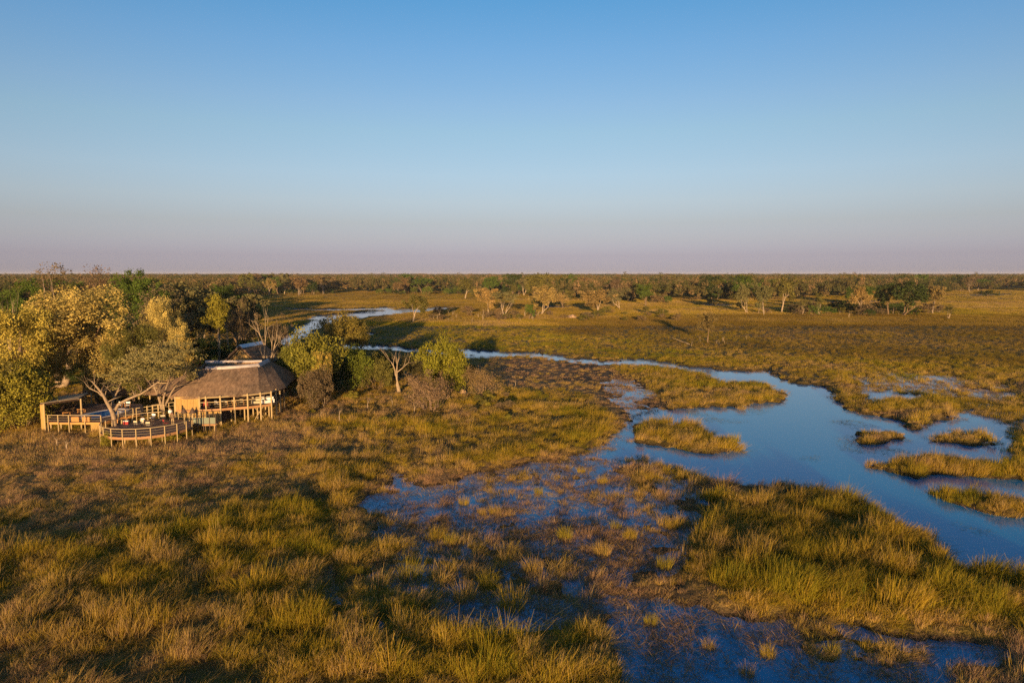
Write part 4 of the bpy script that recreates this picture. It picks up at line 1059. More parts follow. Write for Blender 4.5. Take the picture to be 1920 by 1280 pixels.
def main_lodge():
    G = .6
    fac = [(331,798.5),(376,798.5),(388,798),(415,796.5),(441,793.5),(466,792),(490,789),(510,786),(519,781),(526,775),(533,767)]
    base = [at(u, v, G) for u, v in fac]
    ZF, ZE = 2.86, 4.52
    e = thing('thatched_lodge', (base[4].x, base[4].y + 5, G), 'thatched safari lodge on stilts with curved open veranda', 'lodge')
    # roof
    eave = [(318,744),(345,745),(373,745),(409,742.7),(441,741),(466,739),(487,736.4),(509,732.5),(523,729.4),(536,724.7),(546,714.5)]
    ridge = [(376,690),(376,690),(386,690),(415,689.5),(441,688),(466,686),(483,684),(490,681),(497,677.5),(501,675.6),(502,675)]
    ZR = 7.68
    E = [at(u, v, ZE) for u, v in eave]; R = [at(u, v, ZR) for u, v in ridge]
    tip = E[-1]
    back = [(at(502,675,ZR), Vector((tip.x - .6, tip.y + 5.5, ZE))), (at(490,679,ZR), Vector((tip.x - 4, tip.y + 7.5, ZE))), (at(440,679,ZR), Vector((-43, tip.y + 7, ZE))), (at(386,678,ZR), Vector((-51, tip.y + 5, ZE))), (at(376,690,ZR), Vector((-51.5, E[0].y + 7, ZE)))]
    for r_, e_ in back: E.append(e_); R.append(r_)
    n = len(E); rows = 9; V = []; F = []
    q = random.Random(5)
    for i in range(n):
        for k in range(rows + 1):
            t = k / rows
            p = E[i].lerp(R[i], t)
            p.z += .11 * math.sin(math.pi * t) + q.uniform(-.03, .03) - (q.uniform(0, .1) if k == 0 else 0)
            V.append(p)
    w = rows + 1
    for i in range(n):
        j = (i + 1) % n
        for k in range(rows): F.append((i * w + k, j * w + k, j * w + k + 1, i * w + k + 1))
    roof = raw('roof', V, F, 'thatch', e, .26)
    # hollow between the two ridges
    fr = [R[2], R[3], R[4], R[5], R[6]]; bk = [at(u, 678.3, ZR) for u in (386, 412, 440, 466, 488)]
    V = []; F = []
    for a, b in zip(fr, bk):
        m = (a + b) / 2; m.z -= 2.0; V += [a, m, b]
    for i in range(4):
        F += [(3 * i, 3 * i + 1, 3 * i + 4, 3 * i + 3), (3 * i + 1, 3 * i + 2, 3 * i + 5, 3 * i + 4)]
    raw('valley_roof', V, F, 'thatch', roof)
    # cemented ridge, one length after another
    def cap(a, b, wid=.28):
        d = (b - a).normalized(); s = Vector((d.y, -d.x, 0)).normalized(); V = []
        for p, ex in ((a, -.03), (b, .03)):
            p = p + d * ex
            V += [p + s * wid + Vector((0, 0, -.30)), p + s * wid * .5 + Vector((0, 0, .08)), p + Vector((0, 0, .16)), p - s * wid * .5 + Vector((0, 0, .08)), p - s * wid + Vector((0, 0, -.30))]
        raw('ridge_cap', V, [(k, k + 1, k + 6, k + 5) for k in range(4)], 'cap', roof, .07)
    line = [R[2], R[3], R[4], R[5], R[6], R[8], R[10]]
    for a, b in zip(line[:-1], line[1:]): cap(a, b)
    line = [bk[0], bk[1], bk[2], bk[3], R[8] + Vector((-.5, 0, 0))]
    for a, b in zip(line[:-1], line[1:]): cap(a, b, .24)
    # floor
    inn = [p + Vector((0, .12, 0)) for p in base]
    fl = [(p.x, p.y) for p in inn] + [(base[-1].x - 1, base[-1].y + 5), (base[-1].x - 6, base[-1].y + 7), (-45, base[-1].y + 6), (-45, base[0].y + 2)]
    floor = slab('floor', fl, ZF - .12, ZF, 'deck', e)
    for i, (a, b) in enumerate(zip(base[:-1], base[1:])):
        beam('fascia', a + Vector((0, -.02, ZF - .17 - G)), b + Vector((0, -.02, ZF - .17 - G)), .09, .34, 'fascia', e)
    # posts, rails, plate
    for i, p in enumerate(base):
        zt = ZE + .12
        pole('post', p + Vector((0, -.02 if i > 1 else .06, -.3)), Vector((p.x, p.y, zt)), .115, 'pole', e)
    for i, (a, b) in enumerate(zip(base[:-1], base[1:])):
        pole('wall_plate', Vector((a.x, a.y + .05, ZE - .1)), Vector((b.x, b.y + .05, ZE - .1)), .09, 'pole', e)
        if i >= 1:
            pole('rail', Vector((a.x, a.y + .05, ZF + .92)), Vector((b.x, b.y + .05, ZF + .92)), .05, 'rail', e)
            for dz in (.3, .6): pole('cable', Vector((a.x, a.y + .05, ZF + dz)), Vector((b.x, b.y + .05, ZF + dz)), .012, 'rail', e)
    # stilts under the floor and cross braces
    for i in range(3, len(base) - 1):
        m = (base[i] + base[i + 1]) / 2
        pole('stilt', m + Vector((-.2, 1.6, -.3)), m + Vector((-.2, 1.6, ZF - .14 - G)), .10, 'pole', e)
        pole('stilt', base[i] + Vector((-.6, 3.4, -.3)), base[i] + Vector((-.6, 3.4, ZF - .14 - G)), .10, 'pole', e)
    a = base[5] + Vector((.3, 1.6, .1)); b = base[6] + Vector((-.3, 1.6, 1.7)); pole('brace', a, b, .06, 'pole', e)
    pole('brace', Vector((a.x, a.y + .2, b.z)), Vector((b.x, b.y + .2, a.z)), .06, 'pole', e)
    # reed walls
    A, B = base[0], base[1]
    k = 4
    for i in range(k):
        reed_panel('reed_panel', A.lerp(B, i / k + .004) + Vector((0, .04, 0)), A.lerp(B, (i + 1) / k - .004) + Vector((0, .04, 0)), ZF, ZE + .1, e)
    lo = [base[0], base[1], base[2], base[3]]
    for a, b in zip(lo[:-1], lo[1:]):
        m = 3 if (b - a).length > 2.5 else 2
        for i in range(m): reed_panel('reed_panel', a.lerp(b, i / m + .004) + Vector((0, .1, 0)), a.lerp(b, (i + 1) / m - .004) + Vector((0, .1, 0)), G - .1, ZF - .34, e)
    reed_panel('reed_panel', base[0], base[0] + Vector((-.2, 6, 0)), ZF - .3, ZE + .1, e)
    # back wall of the veranda and side returns
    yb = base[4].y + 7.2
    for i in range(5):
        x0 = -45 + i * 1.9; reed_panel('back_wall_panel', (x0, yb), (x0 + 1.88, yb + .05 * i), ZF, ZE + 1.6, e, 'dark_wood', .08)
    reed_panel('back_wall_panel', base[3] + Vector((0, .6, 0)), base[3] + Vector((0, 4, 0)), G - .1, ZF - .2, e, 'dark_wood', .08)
    return base, ZF

def chair(loc, rz, seatm, framem, label, group=None, name='director_chair'):
    e = thing(name, loc, label, 'chair', group, rz)
    for sx in (-.26, .26):
        for sy in (-.2, .2):
            pole('leg', (sx, sy, 0), (sx, -sy * .6, .44), .022, framem, e, True)
        pole('back_post', (sx, .22, .4), (sx, .28, .92), .022, framem, e, True)
        beam('armrest', (sx, -.22, .64), (sx, .25, .64), .05, .03, framem, e, True)
    block('seat', (0, 0, .45), (.52, .46, .04), seatm, e, 0, True)
    block('backrest', (0, .26, .78), (.54, .03, .24), seatm, e, 0, True)
    return e
def table(loc, rz, sx, sy, h, topm, legm, label, group=None, name='table'):
    e = thing(name, loc, label, 'table', group, rz)
    block('table_top', (0, 0, h - .025), (sx, sy, .05), topm, e, 0, True)
    for a in (-1, 1):
        for b in (-1, 1): pole('leg', (a * (sx / 2 - .07), b * (sy / 2 - .07), 0), (a * (sx / 2 - .07), b * (sy / 2 - .07), h - .05), .03, legm, e, True)
    return e
def sofa(loc, rz, mat, label):
    e = thing('sofa', loc, label, 'sofa', None, rz)
    block('seat_base', (0, 0, .22), (1.8, .8, .30), mat, e, 0, True)
    block('backrest', (0, .36, .62), (1.8, .18, .52), mat, e, 0, True)
    for s in (-.82, .82): block('armrest', (s, -.04, .46), (.16, .72, .24), mat, e, 0, True)
    for s in (-.8, .8):
        for t in (-.3, .3): pole('leg', (s, t, 0), (s, t, .08), .03, 'dark_wood', e, True)
    return e

def veranda_furniture(base, ZF):
    def spot(i, t, back): return Vector((*(base[i].lerp(base[i + 1], t) + Vector((0, back, 0))).xy, ZF))
    table(spot(3, .4, 2.0), .1, 1.6, .9, .75, 'orange_wood', 'dark_wood', 'dining table behind the veranda rail')
    chair(spot(3, .15, 1.2), math.pi, 'canvas', 'orange_wood', 'pale canvas chair at the veranda dining table')
    chair(spot(3, .75, 1.2), math.pi, 'canvas', 'orange_wood', 'second canvas chair at the veranda dining table')
    chair(spot(2, .5, 1.3), math.pi * .9, 'white_cloth', 'dark_wood', 'white chair beside the red cabinet on the veranda')
    table(spot(2, .8, 2.2), 0, 1.0, 1.0, .75, 'white_cloth', 'dark_wood', 'small white topped table beside the dining table')
    c = thing('cabinet', spot(1, .5, 1.0), 'dark red cabinet at the end of the reed wall', 'cabinet')
    block('carcass', (0, 0, .5), (.8, .45, .9), 'red', c, 0, True); block('door', (-.2, -.235, .5), (.36, .03, .8), 'red', c, 0, True); block('door', (.2, -.235, .5), (.36, .03, .8), 'red', c, 0, True)
    for s in (-.3, .3): pole('leg', (s, 0, 0), (s, 0, .08), .03, 'dark_wood', c, True)
    table(spot(4, .6, 2.2), .2, 1.4, .8, .75, 'orange_wood', 'dark_wood', 'side table in the middle bay of the veranda')
    chair(spot(4, .25, 1.5), math.pi, 'canvas', 'orange_wood', 'canvas chair in the middle bay of the veranda')
    sofa(spot(5, .5, 1.6), .25, 'canvas', 'beige sofa in the curved bay of the veranda')
    sofa(spot(6, .35, 1.1), .5, 'white_cloth', 'white sofa at the curved end of the veranda')
    l = thing('standing_lamp', spot(4, .05, 3.0), 'standing lamp with pale shade inside the veranda', 'lamp')
    pole('stand', (0, 0, 0), (0, 0, 1.3), .025, 'dark_wood', l, True); pole('lamp_shade', (0, 0, 1.25), (0, 0, 1.6), .2, 'white_cloth', l, True); pole('foot', (0, 0, 0), (0, 0, .03), .16, 'dark_wood', l, True)

def gable_hut():
    Y = 113.5
    ap = atY(449, 651, Y); zl = atY(424, 682, Y).z
    e = thing('gabled_hut', (ap.x, Y + 3, .6), 'small thatched hut with open gable behind the main lodge', 'hut')
    d = Vector((.22, 1, 0)).normalized(); s = Vector((d.y, -d.x, 0)); L = 6.5; hw = 3.3; zr = ap.z; ze = zr - 3.0
    V = []
    rows = 6
    for f in (0, .5, 1):
        c = Vector((ap.x, Y, 0)) + d * L * f
        for k in range(-rows, rows + 1):
            t = abs(k) / rows; V.append(c + s * hw * k / rows + Vector((0, 0, zr + (ze - zr) * t + .12 * math.sin(math.pi * t))))
    w = 2 * rows + 1; F = [(i * w + k, i * w + k + 1, (i + 1) * w + k + 1, (i + 1) * w + k) for i in range(2) for k in range(w - 1)]
    roof = raw('roof', V, F, 'thatch', e, -.28)
    for f in range(3):
        a = Vector((ap.x, Y, zr + .26)) + d * (L * f / 3 - .05); b = Vector((ap.x, Y, zr + .26)) + d * (L * (f + 1) / 3)
        V = []
        for p in (a, b): V += [p + s * .55 + Vector((0, 0, -.36)), p + Vector((0, 0, .12)), p - s * .55 + Vector((0, 0, -.36))]
        raw('ridge_cap', V, [(0, 1, 4, 3), (1, 2, 5, 4)], 'zinc', roof, .06)
    c = Vector((ap.x, Y, 0)) + d * .7
    V = [c + s * 2.7 + Vector((0, 0, ze + .45)), c - s * 2.7 + Vector((0, 0, ze + .45)), c + Vector((0, 0, zr - .25)), c + s * 2.7 + Vector((0, 0, .5)), c - s * 2.7 + Vector((0, 0, .5))]
    raw('gable', V[:3], [(0, 1, 2)], 'reed_wall', e, .08)
    for k in (-1, 1):
        a = c + s * 2.7 * k; b = a + d * (L - 1.4)
        reed_panel('reed_panel', a, b, .5, ze + .5, e); pole('post', Vector((a.x, a.y, .3)), Vector((a.x, a.y, ze + .5)), .12, 'pole', e)
    reed_panel('reed_panel', c - s * 2.7, c + s * 2.7, .5, ze + .44, e)
    pole('tie_beam', c - s * 2.8 - d * .12 + Vector((0, 0, ze + .45)), c + s * 2.8 - d * .12 + Vector((0, 0, ze + .45)), .09, 'pole', e)
    # barge poles along the gable edge
    for k in (-1, 1): pole('barge_pole', Vector((ap.x, Y + .1, zr - .34)), Vector((ap.x, Y + .1, ze - .25)) + s * hw * .96 * k, .07, 'pole', e)

def rear_hall():
    Y = 106.0; x0 = atY(158, 730, Y).x; x1 = atY(322, 730, Y).x
    ze = atY(160, 734, Y).z; zr = ze + 1.9; zf = 2.2
    e = thing('open_hall', ((x0 + x1) / 2, Y + 3, .6), 'low brown roofed open hall behind the pool deck', 'hall')
    V = [(x0 - .4, Y - .8, ze - .1), (x1 + .4, Y - .8, ze - .1), (x1 - 1, Y + 3, zr), (x0 + 1.5, Y + 3, zr), (x0 - .4, Y + 6.8, ze - .1), (x1 + .4, Y + 6.8, ze - .1)]
    raw('roof', V, [(0, 1, 2, 3), (3, 2, 5, 4), (0, 3, 4), (1, 5, 2)], 'thatch', e, .2)
    n = 8
    for i in range(n + 1):
        x = x0 + (x1 - x0) * i / n
        pole('post', (x, Y - .1, .4), (x, Y - .1, ze + .1), .11, 'pole', e)
        if i < 4: reed_panel('reed_panel', (x + .15, Y), (x0 + (x1 - x0) * (i + 1) / n - .15, Y), zf - .4, zf + 1.7, e)
        elif i < n:
            xb = x0 + (x1 - x0) * (i + 1) / n
            for dz in (1.0, 1.75): pole('cross_rail', (x, Y - .05, zf + dz), (xb, Y - .05, zf + dz), .06, 'pole', e)
        if i < n: pole('wall_plate', (x, Y, ze - .05), (x0 + (x1 - x0) * (i + 1) / n, Y, ze - .05), .09, 'pole', e)
    slab('floor', [(x0, Y - .4), (x1, Y - .4), (x1, Y + 6), (x0, Y + 6)], zf - .15, zf, 'deck', e)
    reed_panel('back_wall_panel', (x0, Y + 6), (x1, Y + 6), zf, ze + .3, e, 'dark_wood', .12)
    for i in range(4):
        x = x0 + (x1 - x0) * (i + .5) / 4; pole('stilt', (x, Y + .1, .3), (x, Y + .1, zf - .15), .1, 'pole', e)

ZD = 1.95
def rail_run(e, pts, zb, h, posts=True, cables=2, mat='rail', pr=.06, zg=None):
    for i, p in enumerate(pts):
        if posts: pole('rail_post', (p[0], p[1], zb - .1 if zg is None else zg), (p[0], p[1], zb + h), pr, 'pole', e)
    for a, b in zip(pts[:-1], pts[1:]):
        beam('top_rail', (a[0], a[1], zb + h + .03), (b[0], b[1], zb + h + .03), .11, .06, mat, e)
        for k in range(cables): pole('cable', (a[0], a[1], zb + h * (k + 1) / (cables + 1)), (b[0], b[1], zb + h * (k + 1) / (cables + 1)), .012, mat, e)
def round_deck():
    f = at(268, 819.5, ZD); rad = 5.05; cx = at(281, 800, ZD).x; cy = f.y + rad
    e = thing('round_deck', (cx, cy, .5), 'round timber viewing deck on stilts with rail', 'deck')
    n = 48
    poly = [(cx + rad * math.cos(2 * math.pi * k / n), cy + rad * math.sin(2 * math.pi * k / n)) for k in range(n)]
    boards(poly, ZD, .2, e)
    R2 = rad + .03; ang = [math.radians(a) for a in range(165, 386, 17)]
    pts = [(cx + R2 * math.cos(a), cy + R2 * math.sin(a)) for a in ang]
    for a, b in zip(pts[:-1], pts[1:]): beam('fascia', (a[0], a[1], ZD - .16), (b[0], b[1], ZD - .16), .08, .32, 'fascia', e)
    R3 = rad + .11; pts = [(cx + R3 * math.cos(a), cy + R3 * math.sin(a)) for a in ang]
    rail_run(e, pts, ZD, .95, True, 2, 'rail', .06, .2)
    for rr, m in ((3.6, 16), (1.8, 8)):
        for k in range(m):
            a = 2 * math.pi * (k + .3) / m; pole('stilt', (cx + rr * math.cos(a), cy + rr * math.sin(a), .2), (cx + rr * math.cos(a), cy + rr * math.sin(a), ZD - .06), .08, 'pole', e)
    for k in range(5): beam('joist', (cx - 4.2 + k * .1, cy - 3 + k * 1.5, ZD - .16), (cx + 4.2 - k * .1, cy - 3 + k * 1.5, ZD - .16), .08, .2, 'dark_wood', e)
    # rail along the back of the deck
    for a0, a1 in ((98, 158), (36, 74)):
        pts = [(cx + R2 * math.cos(math.radians(a)), cy + R2 * math.sin(math.radians(a))) for a in np.linspace(a0, a1, 4)]
        rail_run(e, pts, ZD, .95)
    return cx, cy, rad

def pool_deck():
    P = lambda u, v: tuple(at(u, v, ZD).xy)
    poly = [P(90,791), P(191,791.5), P(205,788), P(222,783), P(245,779), P(262,775), P(270,770), P(266,757), P(160,756), P(96,764)]
    c = at(180, 775, .6)
    e = thing('pool_deck', (c.x, c.y, .6), 'dark plank deck around the blue plunge pool', 'deck')
    boards(poly, ZD, .26, e)
    for a, b in zip(poly[:6], poly[1:7]): beam('fascia', (a[0], a[1] - .03, ZD - .15), (b[0], b[1] - .03, ZD - .15), .08, .28, 'orange_wood', e)
    fr = [P(91,791.3), P(110,791.4), P(130,791.5), P(160,791.6), P(190.5,791.8)]
    rail_run(e, [(x, y - .1) for x, y in fr], ZD, .92, True, 2, 'rail', .065, .2)
    a, b = Vector((*P(167, 792), 0)), Vector((*P(190, 792.2), 0)); a.y += .35; b.y += .35
    for i in range(3): reed_panel('reed_panel', a.lerp(b, i / 3), a.lerp(b, (i + 1) / 3 - .01), .3, ZD - .3, e)
    for i in range(18):
        u = 95 + (i % 9) * 19; p = at(u, 786 if i < 9 else 772, ZD); pole('stilt', (p.x, p.y, .2), (p.x, p.y, ZD - .06), .09, 'pole', e)
    rail_run(e, [P(222,783.5), P(236,781), P(250,778.5)], ZD, .95)
    # pool
    pc = at(190, 776.5, ZD); pe = thing('plunge_pool', (pc.x, pc.y, ZD), 'kidney shaped blue plunge pool with pale coping', 'pool')
    n = 40; inner = []; outer = []
    for k in range(n):
        a = 2 * math.pi * k / n; rx, ry = 2.35, 3.1; q = 1 - .16 * math.cos(2 * a + .6)
        inner.append(Vector((pc.x + rx * q * math.cos(a) + .12 * ry * math.sin(a), pc.y + ry * q * math.sin(a), 0))); outer.append(Vector((pc.x + (rx + .38) * q * math.cos(a) + .12 * ry * math.sin(a), pc.y + (ry + .38) * q * math.sin(a), 0)))
    V = [(p.x, p.y, ZD + .005) for p in outer] + [(p.x, p.y, ZD + .09) for p in outer] + [(p.x, p.y, ZD + .09) for p in inner] + [(p.x, p.y, ZD + .005) for p in inner]
    F = [(r * n + k, r * n + (k + 1) % n, (r + 1) * n + (k + 1) % n, (r + 1) * n + k) for r in range(3) for k in range(n)]
    raw('coping', V, F, 'cap', pe)
    raw('pool_surface', [(p.x, p.y, ZD + .045) for p in inner], [tuple(range(n))], 'pool', pe)
    # slatted shelter
    Y0 = P(88, 791)[1]
    A, B = P(91, 790), P(147, 788)
    q0, q1 = Vector((*P(90, 788), 0)), Vector((*P(144, 776.5), 0)); 
    s = thing('slatted_shelter', (q0.x, q0.y, ZD), 'lean-to shelter with weathered slat roof over sun loungers', 'shelter')
    zt = atY(90, 755, q0.y).z
    fl, frr = Vector((q0.x - .5, q0.y - .4, zt)), atY(146.5, 746.5, q1.y - .3)
    bl, brr = atY(96, 745, q0.y + 9), atY(166, 736, q1.y + 7)
    N = 26
    for i in range(N):
        t = (i + .5) / N; a = fl.lerp(bl, t); b = frr.lerp(brr, t); w = (bl - fl).length / N
        o = beam('roof_slat', a, b, w * .86, .05, 'slat', s)
    for a, b in ((fl, bl), (frr, brr), ((fl + frr) / 2, (bl + brr) / 2)): beam('rafter', a + Vector((0, 0, -.12)), b + Vector((0, 0, -.12)), .1, .16, 'dark_wood', s)
    beam('front_beam', fl + Vector((.1, .3, -.22)), frr + Vector((0, .3, -.22)), .12, .16, 'dark_wood', s)
    for p, zb in ((fl, .3), (frr, ZD), (brr, ZD), (bl, ZD)): pole('post', (p.x + .15, p.y + .3, zb), (p.x + .15, p.y + .3, p.z - .1), .11, 'pole', s)
    w0 = Vector((fl.x - .05, fl.y + .25, 0)); 
    reed_panel('reed_panel', w0 + Vector((-.25, 0, 0)), w0 + Vector((.3, 0, 0)), .3, zt - .15, s)
    for i in range(4):
        a = bl.lerp(brr, i / 4); b = bl.lerp(brr, (i + 1) / 4 - .01); reed_panel('back_screen', a + Vector((0, -.3, 0)), b + Vector((0, -.3, 0)), ZD, a.z - .3, s)
    # loungers
    for i, (u, v) in enumerate(((104,776),(117,773.5),(129,771.5),(141,769))):
        p = at(u, v, ZD)
        lo = thing('sun_lounger', (p.x, p.y, ZD), ('dark wooden sun lounger nearest the shelter reed wall', 'second dark wooden lounger from the shelter reed wall', 'third dark wooden lounger from the shelter reed wall', 'dark wooden sun lounger beside the shelter corner post')[i], 'lounger', 'loungers under the shelter', -.35)
        block('bed', (0, 0, .34), (.66, 1.25, .07), 'dark_wood', lo, 0, True); beam('backrest', (0, .6, .36), (0, 1.15, .95), .64, .05, 'dark_wood', lo, True)
        block('cushion', (0, -.02, .40), (.6, 1.2, .06), 'brown_cloth', lo, 0, True)
        for sx in (-.28, .28):
            for sy in (-.55, .55): pole('leg', (sx, sy, 0), (sx, sy, .31), .03, 'dark_wood', lo, True)
    p = at(127, 779, ZD); table((p.x, p.y, ZD), 0, 1.1, .6, .5, 'orange_wood', 'orange_wood', 'low varnished table before the loungers')
    p = at(153, 773, ZD); table((p.x, p.y, ZD), .1, 1.0, .5, .5, 'orange_wood', 'orange_wood', 'varnished side table by the shelter corner post')
    for u, lab in ((143, 'varnished wooden planter box nearer the shelter on the pool deck edge'), (163, 'varnished wooden planter box beside the pool water')):
        p = at(u, 790, ZD); b = thing('planter_box', (p.x, p.y, ZD), lab, 'planter', 'planter boxes on the pool deck')
        for k in range(4): block('slat', (0, -.2, .1 + k * .15), (.95, .04, .13), 'orange_wood', b, 0, True)
        block('box_back', (0, .2, .31), (.95, .04, .6), 'orange_wood', b, 0, True)
        for sx in (-.455, .455): block('box_side', (sx, 0, .31), (.04, .36, .6), 'orange_wood', b, 0, True)
        block('lid', (0, 0, .63), (1.0, .5, .04), 'orange_wood', b, 0, True)

def walkways(cx, cy, rad):
    # ramp rails from the pool deck up to the lodge
    a0, a1 = at(266, 776, ZD), Vector((at(318, 772, 2.6).x, at(318, 772, 2.6).y, 2.8))
    e = thing('ramp', (a0.x, a0.y, .6), 'sloping timber ramp with double rails up to the lodge', 'ramp')
    d = (a1 - a0); s = Vector((d.y, -d.x, 0)).normalized(); n = 18
    for i in range(n):
        p = a0.lerp(a1, (i + .5) / n); beam('tread', p + s * .8, p - s * .8, d.length / n * .94, .05, 'deck', e)
    for k in (-1, 1):
        m = 5
        for i in range(m + 1):
            p = a0.lerp(a1, i / m) + s * .85 * k; pole('rail_post', (p.x, p.y, .4), (p.x, p.y, p.z + .95), .06, 'pole', e)
            if i < m:
                q = a0.lerp(a1, (i + 1) / m) + s * .85 * k; beam('top_rail', p + Vector((0, 0, .97)), q + Vector((0, 0, .97)), .1, .06, 'rail', e); pole('cable', p + Vector((0, 0, .5)), q + Vector((0, 0, .5)), .02, 'rail', e)
    # walkway with mesh panels from the round deck along the lodge foot
    b0, b1 = at(359, 794.5, 1.75), at(405, 794, 1.75)
    w = thing('mesh_walkway', (b0.x, b0.y, .6), 'timber walkway with green mesh panels at the lodge foot', 'walkway')
    n = 10
    for i in range(n):
        p = b0.lerp(b1, (i + .5) / n); block('tread', (p.x, p.y + .6, 1.72), ((b1 - b0).length / n * .95, 1.3, .05), 'deck', w)
    m = 4
    for i in range(m):
        p = b0.lerp(b1, i / m); q = b0.lerp(b1, (i + 1) / m); pole('rail_post', (p.x, p.y - .05, .4), (p.x, p.y - .05, 2.95), .05, 'dark_wood', w)
        beam('mesh_panel', p + Vector((.06, -.05, .42)), q + Vector((-.06, -.05, .42)), .025, .8, 'mesh', w); beam('top_rail', p + Vector((0, -.05, 1.2)), q + Vector((0, -.05, 1.2)), .06, .05, 'dark_wood', w)
    pole('rail_post', (b1.x, b1.y - .05, .4), (b1.x, b1.y - .05, 2.95), .05, 'dark_wood', w)
    beam('bearer', b0 + Vector((0, 0, -.16)), b1 + Vector((0, 0, -.16)), .08, .2, 'fascia', w)
    for k in range(3): p = b0.lerp(b1, .15 + .35 * k); pole('stilt', (p.x, p.y + .6, .3), (p.x, p.y + .6, 1.7), .08, 'pole', w)
    for u, lab in ((346, 'dark conical lantern on a pale post where deck meets walkway'), (362, 'dark conical lantern on a post along the mesh walkway')):
        p = at(u, 795, 1.9); l = thing('deck_lantern', (p.x, p.y, 1.85), lab, 'lantern', 'lanterns by the walkway')
        pole('lantern_post', (0, 0, 0), (0, 0, 1.55), .05, 'pole', l, True)
        V = [(0, 0, .78)] + [(.42 * math.cos(k * .524), .42 * math.sin(k * .524), 0) for k in range(12)]
        o = raw('lantern_hat', V, [(0, k + 1, (k + 1) % 12 + 1) for k in range(12)] + [tuple(range(12, 0, -1))], 'dark_wood', None); o.parent = l; o.location = (0, 0, 1.5)

# ------------------------------------------------------------------ people
def person(label, loc, rz, joints, mats, hat=False):
    """joints: pose as a dict of points; one skinned body"""
    e_loc = Vector(loc)
    J = joints; names = list(J); idx = {n: i for i, n in enumerate(names)}
    rad = dict(pelvis=.15, belly=.14, chest=.155, neck=.06, head=.095, crown=.085, shL=.075, shR=.075, elL=.048, elR=.048, wrL=.034, wrR=.034, hipL=.095, hipR=.095, knL=.064, knR=.064, anL=.045, anR=.045, toL=.038, toR=.038, paL=.034, paR=.034)
    ed = [('pelvis', 'belly'), ('belly', 'chest'), ('chest', 'neck'), ('neck', 'head'), ('head', 'crown')]
    for s in 'LR': ed += [('chest', 'sh' + s), ('sh' + s, 'el' + s), ('el' + s, 'wr' + s), ('wr' + s, 'pa' + s), ('pelvis', 'hip' + s), ('hip' + s, 'kn' + s), ('kn' + s, 'an' + s), ('an' + s, 'to' + s)]
    V = [Vector(J[n]) for n in names]; E = [(idx[a], idx[b]) for a, b in ed]; rr = [rad[n] for n in names]
    for s in 'LR':
        w, p = Vector(J['wr' + s]), Vector(J['pa' + s]); d = (p - w).normalized(); side = d.cross(Vector((0, 1, 0.3))).normalized()
        for k, (off, ln) in enumerate(((-.03, .075), (-.011, .09), (.011, .085), (.03, .065), (.05, .04))):
            V.append(p + side * off * .8 + d * ln * .5); V.append(p + side * off + d * ln + Vector((0, -.012, -.008))); rr += [.0095, .0085]
            E += [(idx['pa' + s], len(V) - 2), (len(V) - 2, len(V) - 1)]
    me = bpy.data.meshes.new('body'); me.from_pydata([tuple(v) for v in V], E, [])
    tmp = bpy.data.objects.new('body_skin', me); C.objects.link(tmp)
    md = tmp.modifiers.new('skin', 'SKIN'); md.use_smooth_shade = True
    sk = me.skin_vertices[0].data
    for i, r_ in enumerate(rr): sk[i].radius = (r_, r_ * (.72 if names[i] in ('pelvis', 'belly', 'chest') else 1) if i < len(names) else r_); sk[i].use_root = (i == idx['pelvis'])
    sb = tmp.modifiers.new('sub', 'SUBSURF'); sb.levels = 1; sb.render_levels = 1
    dg = bpy.context.evaluated_depsgraph_get(); body = bpy.data.meshes.new_from_object(tmp.evaluated_get(dg))
    bpy.data.objects.remove(tmp)
    body.materials.clear()
    for m in mats: body.materials.append(M[m])       # skin, shirt, trousers, shoes
    nj = len(names); P = np.array([list(v) for v in V])
    reg = {'pelvis': 2, 'belly': 1, 'chest': 1, 'neck': 0, 'head': 0, 'crown': 0}
    for s in 'LR': reg.update({'sh' + s: 1, 'el' + s: 1 if mats[4:] == [] else 1, 'wr' + s: 0, 'pa' + s: 0, 'hip' + s: 2, 'kn' + s: 2, 'an' + s: 2, 'to' + s: 3})
    R = [reg[n] for n in names] + [0] * (len(V) - nj)
    for f in body.polygons:
        c = np.array(list(f.center)); f.material_index = R[int(np.argmin(((P - c) ** 2).sum(1)))]; f.use_smooth = True
    e = thing('person', e_loc, label, 'person', None, rz)
    b = bpy.data.objects.new('body', body); C.objects.link(b); b.parent = e
    hd = Vector(J['head']); V, F = [], []
    bm = bmesh.new(); bmesh.ops.create_icosphere(bm, subdivisions=2, radius=.115)
    for v in list(bm.verts):
        if v.co.z < -.01 and v.co.y < .03: bm.verts.remove(v)
    hm = bpy.data.meshes.new('hair'); bm.to_mesh(hm); bm.free(); hm.materials.append(M['hair'])
    h = bpy.data.objects.new('hair', hm); C.objects.link(h); h.parent = e; h.location = hd + Vector((0, .018, .045))
    for sx, nm, sz, off in ((-.035, 'eye', .012, .02), (.035, 'eye', .012, .02), (0, 'nose', .018, -.01), (0, 'mouth', .02, -.05), (-.098, 'ear', .022, 0), (.098, 'ear', .022, 0)):
        bm = bmesh.new(); bmesh.ops.create_icosphere(bm, subdivisions=1, radius=sz)
        m2 = bpy.data.meshes.new(nm); bm.to_mesh(m2); bm.free(); m2.materials.append(M['hair' if nm == 'eye' else mats[0]])
        o = bpy.data.objects.new(nm, m2); C.objects.link(o); o.parent = e
        o.location = hd + Vector((sx, -.088 if nm != 'ear' else 0, off)); o.scale = (1.4, .5, .35) if nm == 'mouth' else (1, 1, 1) if nm != 'ear' else (.5, 1, 1.5)
    return e
